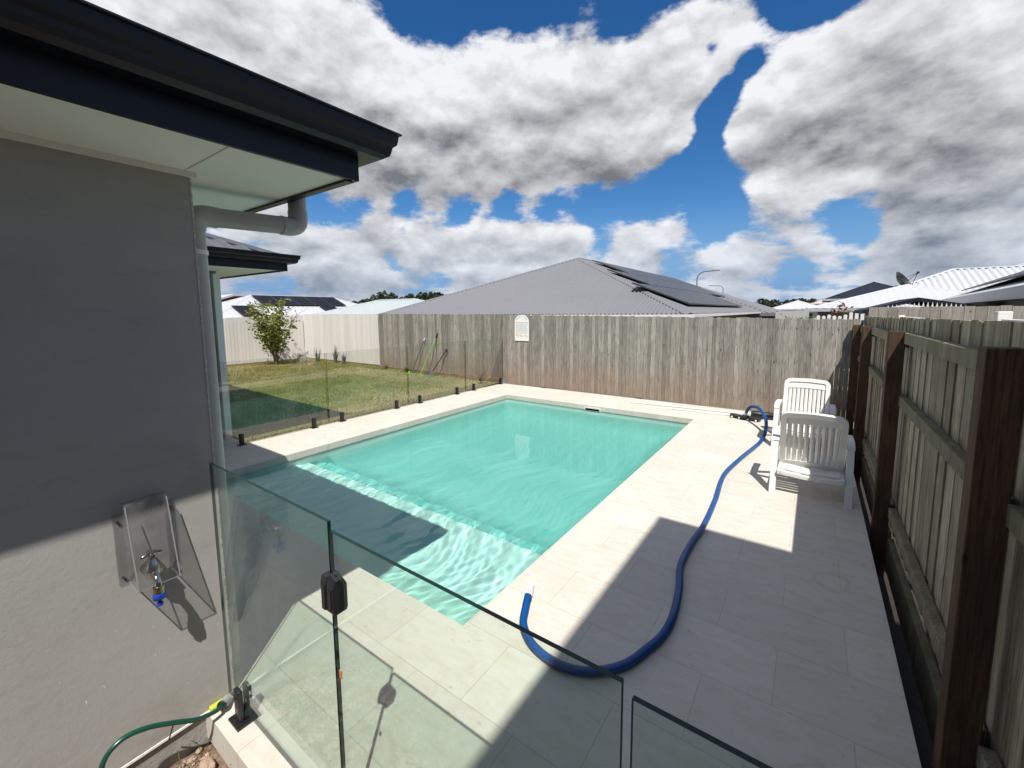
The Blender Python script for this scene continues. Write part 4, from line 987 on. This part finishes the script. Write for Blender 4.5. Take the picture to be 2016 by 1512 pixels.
for x in (-0.19, -0.07, 0.07, 0.19):
    b = MB(); b.tube([(x-0.008, -0.085, 0.021), (x+0.008, -0.085, 0.021)], 0.021, 14); b.build('wheel', M['whiteplastic'], vh)
b = MB(); b.tube([(0, 0.02, 0.05), (0, 0.11, 0.09)], 0.02, 12); b.build('socket', M['whiteplastic'], vh)
pl_ = tag(MB().tube([(-2.95, 8.30, 0.018), (0.38, 8.53, 0.018)], 0.016, 12).build('telescopic_pole', M['whitemetal']), 'long white pole lying on the paving along the far fence', 'pole')
pl2_ = tag(MB().tube([(-2.2, 8.16, 0.014), (-0.95, 8.19, 0.014)], 0.012, 12).build('telescopic_pole', M['whitemetal']), 'short white pole lying just before the long pole, pointing at the vacuum head', 'pole')
cvr = thing('rolled_cover', 'black rolled pool cover lying behind the chairs at the far fence', 'pool cover', (-0.2, 8.36, 0), 0.03)
b = MB(); b.tube(spline([(-0.62, -0.02, 0.055), (-0.2, 0.0, 0.06), (0.25, -0.01, 0.055), (0.6, 0.0, 0.06)], 6), 0.06, 14, rfun=lambda i, n: 0.052+0.008*math.sin(i*1.3)); b.build('roll', M['blackplastic'], cvr)
b = MB(); b.box(-0.6, 0.6, -0.11, -0.05, 0.0, 0.045, bev=0.01); b.build('fold', M['darkmetal'], cvr)

gh = thing('garden_hose', 'dark green garden hose arching out of a pipe at the wall corner', 'hose', (-2.15, 0.5, -0.1)); gl_ = (2.15, -0.5, 0.1)
gp = [(-2.145, 0.672, 0.045), (-2.12, 0.635, 0.055), (-2.10, 0.56, 0.090), (-2.095, 0.475, 0.150), (-2.095, 0.395, 0.198), (-2.10, 0.326, 0.212), (-2.10, 0.276, 0.188), (-2.10, 0.250, 0.13), (-2.09, 0.235, 0.04), (-2.07, 0.20, -0.07), (-2.03, 0.1, -0.10)]
b = MB(); b.tube(spline(gp, 10), 0.0095, 14); b.build('tube', M['greenhose'], gh, gl_)
b = MB(); b.tube([(-2.18, 0.700, 0.025), (-2.135, 0.662, 0.05)], 0.021, 18, cap=False); b.tube([(-2.135, 0.662, 0.05), (-2.18, 0.700, 0.025)], 0.017, 18, cap=False); b.build('conduit', M['pvc'], gh, gl_)
b = MB(); b.tube([(-2.19, 0.475, 0.005), (-2.10, 0.475, 0.135), (-2.09, 0.475, 0.162)], 0.0028, 8); b.build('clip', M['blackplastic'], gh, gl_)
tag(MB().box(-2.219, -2.19, 0.635, 0.716, 0.002, 0.02, bev=0.006).build('moss_strip', M['yellowgreen']), 'lime green mossy strip between wall foot and paving', 'moss', kind='thing')

# rubble bed before the paving
b = MB(); n = 60; x0, x1, y0, y1 = -2.40, 0.4, -1.6, 0.66
def soil_z(x, y): return -0.155 + 0.035*noise.noise(Vector((x*5, y*5, 0))) + 0.018*noise.noise(Vector((x*17, y*17, 4)))
vs = [(x0+(x1-x0)*i/n, y0+(y1-y0)*j/n, soil_z(x0+(x1-x0)*i/n, y0+(y1-y0)*j/n)) for j in range(n+1) for i in range(n+1)]
b.raw(vs, [(j*(n+1)+i, j*(n+1)+i+1, (j+1)*(n+1)+i+1, (j+1)*(n+1)+i) for j in range(n) for i in range(n)], smooth=True)
tag(b.build('soil', M['soil']), kind='structure')
def rockmesh(bb, c, r, rng, tone):
    bm = bmesh.new(); bmesh.ops.create_icosphere(bm, subdivisions=2, radius=1.0)
    o = Vector((rng.uniform(0, 50), rng.uniform(0, 50), 0)); sx, sy, sz = rng.uniform(.7, 1.3), rng.uniform(.7, 1.3), rng.uniform(.5, .8); rot = Matrix.Rotation(rng.uniform(0, 6.28), 3, 'Z')
    vs = []
    for v in bm.verts:
        k = 1 + 0.45*noise.noise(v.co*1.3+o) + 0.12*noise.noise(v.co*4+o)
        vs.append(Vector(c) + rot @ Vector((v.co.x*sx, v.co.y*sy, v.co.z*sz))*r*k)
    bb.raw(vs, [tuple(v.index for v in f.verts) for f in bm.faces], 0, tone); bm.free()
rng = random.Random(17)
rk = [(-2.07, 0.565, 0.040, 'largest pink rock wedged against the paving edge by the wall'), (-2.0, 0.53, 0.028, 'reddish rock beside the largest one at the paving edge'), (-2.13, 0.44, 0.018, 'small pale pink stone nearest the hose shadow'), (-1.95, 0.50, 0.026, 'brown lumpy rock along the paving edge')]
for x, y, r, lab in rk:
    b = MB(); rockmesh(b, (0, 0, 0), r, rng, rng.random()); tag(b.build('rock', M['rock'], None, (x, y, soil_z(x, y)+r*0.35)), lab, 'rock', 'rubble at the wall corner')
b = MB()
for i in range(420):
    x, y = rng.uniform(-2.2, -1.2), rng.uniform(0.1, 0.6); r = rng.uniform(0.004, 0.017); rockmesh(b, (x, y, soil_z(x, y)+r*0.4), r, rng, rng.random())
tag(b.build('rubble', M['rock']), 'loose pink and brown rubble on the soil by the wall', 'rubble', kind='stuff')
b = MB()
for i in range(70):
    x, y = rng.uniform(-2.17, -1.85), rng.uniform(0.38, 0.6); z = soil_z(x, y); h = rng.uniform(0.03, 0.10); a = rng.uniform(0, 6.28); d = Vector((math.cos(a), math.sin(a), 0)); s = Vector((-d.y, d.x, 0))*0.0016
    p0 = Vector((x, y, z)); p1 = p0+d*h*0.3+Vector((0,0,h*0.7)); p2 = p0+d*h*0.9+Vector((0,0,h*0.8))
    b.raw([p0-s, p0+s, p1+s, p1-s, p2], [(0,1,2,3),(3,2,4)], 0, rng.random())
tag(b.build('weeds', M['drygrass']), 'thin straggly weeds growing through the rubble', 'weeds', kind='stuff')
b = MB(); b.tube(spline([(-2.18, 0.10, -0.10), (-2.1, 0.2, -0.11), (-2.03, 0.36, -0.105), (-1.97, 0.47, -0.11)], 8), 0.006, 8)
tag(b.build('plant_root', M['bark']), 'thin brown root lying on the rubble', 'root')

# ------------------------------------------------------------------ neighbouring houses
def house_block(name, label, x0, x1, y0, y1, ez, pitch, roofm, wallm, loc=None, rot=0.0, gz=-1.15, over=0.45, gutterm=None, wins=(), soffm=None, pitch_c=0.076, amp=0.009, group='houses beyond the fences', fz=0.17):
    cx_, cy_ = (x0+x1)/2, (y0+y1)/2
    t = thing(name, label, 'house', (cx_, cy_, gz), rot, group)
    X0, X1, Y0, Y1 = x0-cx_, x1-cx_, y0-cy_, y1-cy_; E = ez-gz
    b = MB(); b.box(X0+over, X1-over, Y0+over, Y1-over, 0, E-0.02); b.build('wall', wallm, t)
    b = MB(); b.box(X0+0.04, X1-0.04, Y0+0.04, Y1-0.04, E-0.06, E-0.045)
    b.build('soffit', soffm or M['hwall2'], t)
    g = MB()
    for (xa, xb, ya, yb) in ((X0-0.1, X1+0.1, Y0-0.1, Y0+0.02), (X0-0.1, X1+0.1, Y1-0.02, Y1+0.1), (X0-0.1, X0+0.02, Y0+0.021, Y1-0.021), (X1-0.02, X1+0.1, Y0+0.021, Y1-0.021)):
        g.box(xa, xb, ya, yb, E-fz+0.02, E-0.012)
    g.build('gutter', gutterm or roofm, t)
    b = MB(); F, hips = hip_faces(X0, X1, Y0, Y1, E, pitch)
    for f in F: corrug(b, f, pitch_c, amp, 6)
    for h in hips: hip_cap(b, *h, 0.12)
    b.build('roof', roofm, t)
    for (side, a, z0, w, h) in wins:
        b = MB()
        if side == 'f': b.box(a, a+w, Y0+over-0.03, Y0+over+0.02, z0, z0+h)
        if side == 'l': b.box(X0+over-0.03, X0+over+0.02, a, a+w, z0, z0+h)
        if side == 'r': b.box(X1-over-0.02, X1-over+0.03, a, a+w, z0, z0+h)
        b.build('window', M['window'], t)
    return t, (cx_, cy_, gz)
def solar(parent, o3, xdir, ydir, cols, rows, cw=1.0, ch=1.65, lift=0.11, skip=(), cellm=None):
    """array of panels; o3 = lower corner, xdir along the eave, ydir up the slope"""
    o3, xd, yd = Vector(o3), Vector(xdir).normalized(), Vector(ydir).normalized(); n = xd.cross(yd).normalized()
    if n.z < 0: n = -n
    for r in range(rows):
        for c in range(cols):
            if (r, c) in skip: continue
            p = o3 + xd*(c*(cw+0.02)) + yd*(r*(ch+0.02)) + n*lift
            m_ = Matrix(((xd.x, yd.x, n.x, p.x), (xd.y, yd.y, n.y, p.y), (xd.z, yd.z, n.z, p.z), (0,0,0,1)))
            b = MB(); b.box(0, cw, 0, ch, -0.035, -0.001, 1, m=m_)
            for i in range(6):
                for j in range(10): b.box(0.02+i*(cw-0.04)/6, 0.02+(i+1)*(cw-0.04)/6-0.006, 0.02+j*(ch-0.04)/10, 0.02+(j+1)*(ch-0.04)/10-0.006, 0.0, 0.0012, 0, random.random(), m=m_)
            b.build('solar_panel', [cellm or M['solar'], M['solarframe']], parent)
gx0, gx1, gy0, gy1, gez = -13.67, -2.32, 10.3, 33.0, 1.78
gt, go_ = house_block('house', 'house with a large grey corrugated hip roof and solar panels behind the fence', gx0, gx1, gy0, gy1, gez, 21.6, M['roofgrey'], M['hwall'], gutterm=M['whitemetal'], pitch_c=0.11, amp=0.016, fz=0.10)
tp = math.radians(21.6); ex = Vector((gx1-go_[0], 0, gez-go_[2])); yd = Vector((-math.cos(tp), 0, math.sin(tp)))
for r_, (ya, n_) in enumerate(((11.75, 10), (13.7, 13), (15.9, 12))):
    o3 = ex + yd*(0.45 + r_*1.68) + Vector((0, ya-go_[1], 0)); solar(gt, o3, (0,1,0), yd, n_, 1)
house_block('house', 'lower grey corrugated roof wing behind the solar panels', -12, -1.75, 24.5, 36, 1.72, 20, M['roofgrey'], M['hwall'], pitch_c=0.25, amp=0.02)
# left
wt_, wo = house_block('house', 'white hip roofed house with dark solar panels behind the citrus tree', -32, -24, 8.0, 21.2, 1.45, 21, M['roofwhite'], M['hwall2'], pitch_c=0.3, amp=0.006)
tp = math.radians(21); ex = Vector((-24-wo[0], 0, 1.45-wo[2])); yd = Vector((-math.cos(tp), 0, math.sin(tp)))
solar(wt_, ex+yd*2.35+Vector((0, 11.9-wo[1], 0)), (0,1,0), yd, 5, 1, cw=1.05, cellm=M['solardark']); solar(wt_, ex+yd*0.5+Vector((0, 10.1-wo[1], 0)), (0,1,0), yd, 1, 1, cellm=M['solardark']); solar(wt_, ex+yd*0.6+Vector((0, 15.2-wo[1], 0)), (0,1,0), yd, 1, 1, cellm=M['solardark'])
house_block('house', 'pale grey-green hip roof between the white roof and the big grey roof', -22.3, -14.4, 12.6, 17.6, 1.80, 17, M['roofpale'], M['hwall2'], pitch_c=0.3, amp=0.006)
bh = thing('house', 'red brick house with flat white skillion roofs behind the white roofed house', 'house', (-51, 25, -1.15), group='houses beyond the fences')
b = MB(); b.box(-4, 4, -6, 4.4, 0, 4.75); b.build('wall', M['brick'], bh)
b = MB(); b.box(-4.8, 4.9, -6.7, 1.0, 4.76, 4.95); b.box(-4.6, 5.3, 0.6, 5.6, 4.55, 4.72); b.build('roof', M['roofwhite'], bh)
b = MB(); b.extrude([(4.9, -6.7, 4.76), (4.9, -6.7, 4.95), (4.9, -9.6, 3.95), (4.9, -9.6, 3.8)], (-9.0, 0, 0)); b.build('roof', M['roofwhite'], bh)
# right
nt_, no = house_block('house', 'far two storey house with a navy blue hip roof', 0.5, 6.1, 37.5, 45, 2.62, 23, M['roofnavy'], M['hwall'], over=0.6, pitch_c=0.4, amp=0.004, gutterm=M['hwall2'], wins=(('f', -0.5, 2.9, 1.6, 0.5),))
house_block('house', 'grey walled house with a low white roof before the navy roofed one', -0.35, 7.4, 24, 33, 1.92, 16, M['roofwhite'], M['hwall'], pitch_c=0.3, amp=0.006, gutterm=M['hwall2'], wins=(('f', -1.2, 1.6, 1.2, 0.8),))
wh, who = house_block('house', 'white corrugated hip roof carrying a satellite dish', 1.75, 22, 29.5, 38.2, 2.30, 22, M['roofwhite'], M['hwall'], pitch_c=0.27, amp=0.04, gutterm=M['window'])
house_block('house', 'taller white corrugated roof rising behind the satellite dish roof', 6.2, 22, 33.5, 46, 2.9, 22, M['roofwhite'], M['hwall'], pitch_c=0.27, amp=0.04)
house_block('house', 'small far white roofed house to the right of the street lamps', -5.8, 1.3, 74, 84, 2.0, 20, M['roofwhite'], M['hwall2'], pitch_c=0.8, amp=0.01, wins=(('f', 0.3, 1.2, 1.6, 1.3),))
house_block('house', 'far pale pink-grey roofed house partly behind the small white roofed one', -0.8, 8, 88, 98, 2.9, 20, mat("pinkish_roof", (0.45,0.38,0.36), 0.6), M['hwall'], pitch_c=0.8, amp=0.01)
house_block('house', 'far dark grey roofed house beside the horizon trees', -17, -7, 100, 112, 1.6, 20, M['roofdark'], M['hwall'], pitch_c=0.8, amp=0.01)
wb = tag(MB().box(-1.38, -0.22, 21.2, 22.2, -1.15, 1.83).build('water_tank', M['hwall2']), 'pale rendered garden wall block beside the grey walled house', 'wall block')
# long house on the right with a solar panelled roof, turned a little
rt, ro = house_block('house', 'house at the right edge with dark eaves and solar panels on its roof', -4.0, 4.0, -7.5, 7.5, 2.22, 23, M['roofwhite'], M['hwall'], soffm=M['roofnavy'], gutterm=M['roofdark'], pitch_c=0.25, amp=0.012, fz=0.24, wins=(('l', -6.2, 1.4, 1.4, 1.5), ('l', -3.6, 1.4, 1.4, 1.5), ('l', -1.0, 1.4, 1.8, 1.5), ('l', 2.2, 1.4, 1.4, 1.5)))
rt.location = (7.35, 16.1, -1.15); rt.rotation_euler = (0, 0, R_(-6))
tp = math.radians(23); ex = Vector((-4.0, 0, 2.22+1.15)); yd = Vector((math.cos(tp), 0, math.sin(tp)))
for r_, (ya, n_) in enumerate(((-6.6, 12), (-6.0, 11))): solar(rt, ex+yd*(0.38+r_*1.68)+Vector((0, ya, 0)), (0,1,0), yd, n_, 1, lift=0.16)
# flue on that roof
b = MB(); b.tube([(0, 0, 0), (0, 0, 0.42)], 0.06, 14); b.tube([(0, 0, 0.42), (0, 0, 0.5)], 0.085, 14); b.build('flue', M['whitemetal'], rt, (-2.6, -5.6, 2.22+1.15+0.50))
# satellite dish
ds = thing('satellite_dish', 'dark mesh satellite dish on a short mast on the white corrugated roof', 'satellite dish', (3.36, 30.0, 2.50))
b = MB(); b.tube([(0, 0, -0.1), (0, 0, 0.58)], 0.045, 12); b.build('mast', M['darkmetal'], ds)
b = MB(); vs = []; Rr = 0.56
ax = Vector((0.80, -0.35, 0.62)).normalized(); u_ = ax.cross(Vector((0,0,1))).normalized(); v_ = ax.cross(u_)
c0 = Vector((0.12, 0, 0.70))
rings = 6; seg = 26
for o in (0.0, 0.012):
    for i in range(rings+1):
        rr_ = Rr*i/rings
        for k in range(seg):
            a = 2*math.pi*k/seg; vs.append(c0 + u_*math.cos(a)*rr_ + v_*math.sin(a)*rr_ + ax*(0.26*(rr_/Rr)**2 - o))
fs = []
for l in (0, 1):
    base = l*(rings+1)*seg
    for i in range(rings):
        for k in range(seg):
            f = (base+i*seg+k, base+i*seg+(k+1)%seg, base+(i+1)*seg+(k+1)%seg, base+(i+1)*seg+k); fs.append(f if l == 0 else tuple(reversed(f)))
b.raw(vs, fs, smooth=True); b.build('reflector', M['darkmetal'], ds)
b = MB(); tip = c0+ax*0.85
for s in (u_*0.5, v_*0.5, -u_*0.5): b.tube([c0+s+ax*0.2, tip], 0.014, 6)
b.box(-0.05, 0.05, -0.05, 0.05, -0.05, 0.05, m=Matrix.Translation(tip)); b.build('feed_arm', M['darkmetal'], ds)
# little gabled garden shed
sh = thing('garden_shed', 'low shed with a dark gable roof and white zigzag sheet ends', 'shed', (2.15, 15.2, -1.15))
b = MB(); b.box(-0.8, 0.85, 0.1, 3.0, 0, 2.98); b.build('wall', M['hwall'], sh)
b = MB()
for (xa, za, xb, zb) in ((-1.1, 2.98, 0.0, 3.30), (0.0, 3.30, 1.35, 3.02)):
    b.extrude([(xa, -0.1, za), (xb, -0.1, zb), (xb, -0.1, zb-0.10), (xa, -0.1, za-0.10)], (0, 3.2, 0))
b.build('roof', M['roofnavy'], sh)
b = MB()
for k in range(18):
    x = -0.62+k*0.085; h = 0.10*(1-abs(k-8.5)/11)
    b.extrude([(x, -0.115, 2.98), (x+0.075, -0.115, 2.98), (x+0.0375, -0.115, 3.09+h)], (0, 0.04, 0))
b.build('sheet_ends', M['whitemetal'], sh)
# picket row and shrubs behind the far fence
pk = thing('picket_fence', 'short row of white pickets showing above the fence by the corner', 'picket fence', (0.95, 21, -1.15))
b = MB(); rng = random.Random(4)
for k in range(11):
    x = -0.9+k*0.17; h = 2.80+rng.uniform(-.05, .12); b.extrude([(x, 0, 0), (x+0.11, 0, 0), (x+0.11, 0, h-0.03), (x+0.055, 0, h), (x, 0, h-0.03)], (0, 0.03, 0))
b.build('pickets', M['whitemetal'], pk)
b = MB(); b.box(-0.9, 0.9, 0.032, 0.06, 2.3, 2.4); b.box(-0.9, 0.9, 0.032, 0.06, 0.6, 0.7); b.build('rails', M['whitemetal'], pk)
tree('shrub', 'wispy green shrub above the fence beside the pale wall block', (-0.42, 20.3, -1.15), 6, 340, 0.11, 31, 3.35, 0.5, M['leaf'], cat='shrub')
tree('shrub', 'reddish leafed shrub behind the white pickets', (1.1, 22.2, -1.15), 7, 1300, 0.15, 33, 3.35, 0.75, M['leafred'], cat='shrub')
# street lamps
def lamp(label, loc, h, s):
    t = thing('street_lamp', label, 'street lamp', loc, 0, 'curved arm street lamps')
    b = MB(); n = 8; pts = [(0,0,0), (0,0,h*0.5), (0,0,h-0.9)] + [(s*1.0*(1-math.cos(a)), 0, h-0.9+0.9*math.sin(a)) for a in (0.3, 0.6, 0.9, 1.2, 1.5)] + [(s*2.0, 0, h+0.05)]
    b.tube(pts, 0.09, 10, rfun=lambda i, n_: 0.11 if i < 2 else 0.075); b.build('pole', M['lampgrey'], t)
    b = MB(); b.box(min(s*1.9, s*2.7), max(s*1.9, s*2.7), -0.13, 0.13, h+0.0, h+0.13, bev=0.03); b.build('lamp_head', M['lampgrey'], t)
lamp('nearer curved street lamp with its arm pointing right above the grey roof', (-12.9, 60, -1.15), 8.05, 1)
lamp('farther curved street lamp with its arm pointing left above the grey roof', (-15.4, 95, -1.15), 8.0, -1)
# two storey neighbour on the right, whose eave shades the near paving
th = thing('house', 'tall rendered house next door whose eave shades the near paving', 'house', (6.3, -5.2, -0.6), group='houses beyond the fences')
b = MB(); b.box(-4.4, 5, -7, 5.5, 0, 6.55); b.build('wall', M['hwall2'], th)
b = MB(); F, hips = hip_faces(-4.99, 5.5, -7.5, 6.02, 6.6, 20)
for f in F: corrug(b, f, 0.25, 0.02, 5)
b.box(-5.03, 5.6, -7.6, 6.06, 6.45, 6.63); b.build('roof', M['roofgrey'], th)
for y in (-5, -1.5, 2.2):
    b = MB(); b.box(-4.44, -4.38, y, y+1.5, 4.2, 5.4); b.build('window', M['window'], th)

# ------------------------------------------------------------------ wooded ridges on the horizon
def wood(name, label, spots, seed):
    rng = random.Random(seed); bb = MB()
    for (x, y, w, h) in spots:
        for q in range(150):
            a = rng.uniform(0, 6.28); ph = rng.uniform(-0.3, 1.57); r = w*(rng.random()**0.35)
            p = Vector((x+math.cos(a)*math.cos(ph)*r, y+math.sin(a)*math.cos(ph)*r, h*0.55+math.sin(ph)*h*0.45*rng.uniform(.75, 1)-1))
            s = rng.uniform(0.5, 1.3)*w*0.16; d = Vector((rng.gauss(0,1), rng.gauss(0,1), rng.gauss(0,.7))).normalized()*s; e = d.cross(Vector((rng.gauss(0,1), rng.gauss(0,1), rng.gauss(0,1)))).normalized()*s
            bb.raw([p-d, p+e, p+d, p-e*0.8], [(0,1,2,3)], 0, rng.random())
        bb.tube([(x, y, -2), (x, y, h*0.6)], w*0.06, 5, tone=0)
    return tag(bb.build(name, M['leafdark']), label, 'wood', kind='stuff')
rng = random.Random(77); sp = []
def dirpos(k, y): return (k*y, y)
for i in range(150):
    f = rng.random(); y = rng.uniform(118, 150); k = -1.75 + 0.95*f
    prof = 3.6 + 5.6*max(0, min(1, (f-0.22)/0.25)) - 1.0*max(0, f-0.8)
    x = k*y; sp.append((x, y, rng.uniform(2.2, 4.2), prof*math.hypot(k,1)/1.6*rng.uniform(0.85, 1.12)+2))
wood('woods', 'dark wooded ridge on the left horizon behind the pale roofs', sp, 1)
sp = []
for i in range(210):
    y = rng.uniform(230, 300); k = rng.uniform(-0.62, 0.75); sp.append((k*y, y, rng.uniform(3, 6), rng.uniform(3.5, 7.0)+2.0))
wood('woods', 'low dark tree line far off on the right horizon', sp, 2)
b = MB(); n = 40
vs = [(-700+1400*i/n, 420, -1.2) for i in range(n+1)] + [(-700+1400*i/n, 520, 3.5+1.5*math.sin(i*0.7)+1.2*math.sin(i*1.9)) for i in range(n+1)] + [(-700+1400*i/n, 640, -1.2) for i in range(n+1)]
b.raw(vs, [(i, i+1, n+2+i, n+1+i) for i in range(n)] + [(n+1+i, n+2+i, 2*n+3+i, 2*n+2+i) for i in range(n)], smooth=True)
tag(b.build('hills', mat("distant_hills", (0.05,0.065,0.045), 0.95, var=0.3, vscale=0.05)), kind='structure')
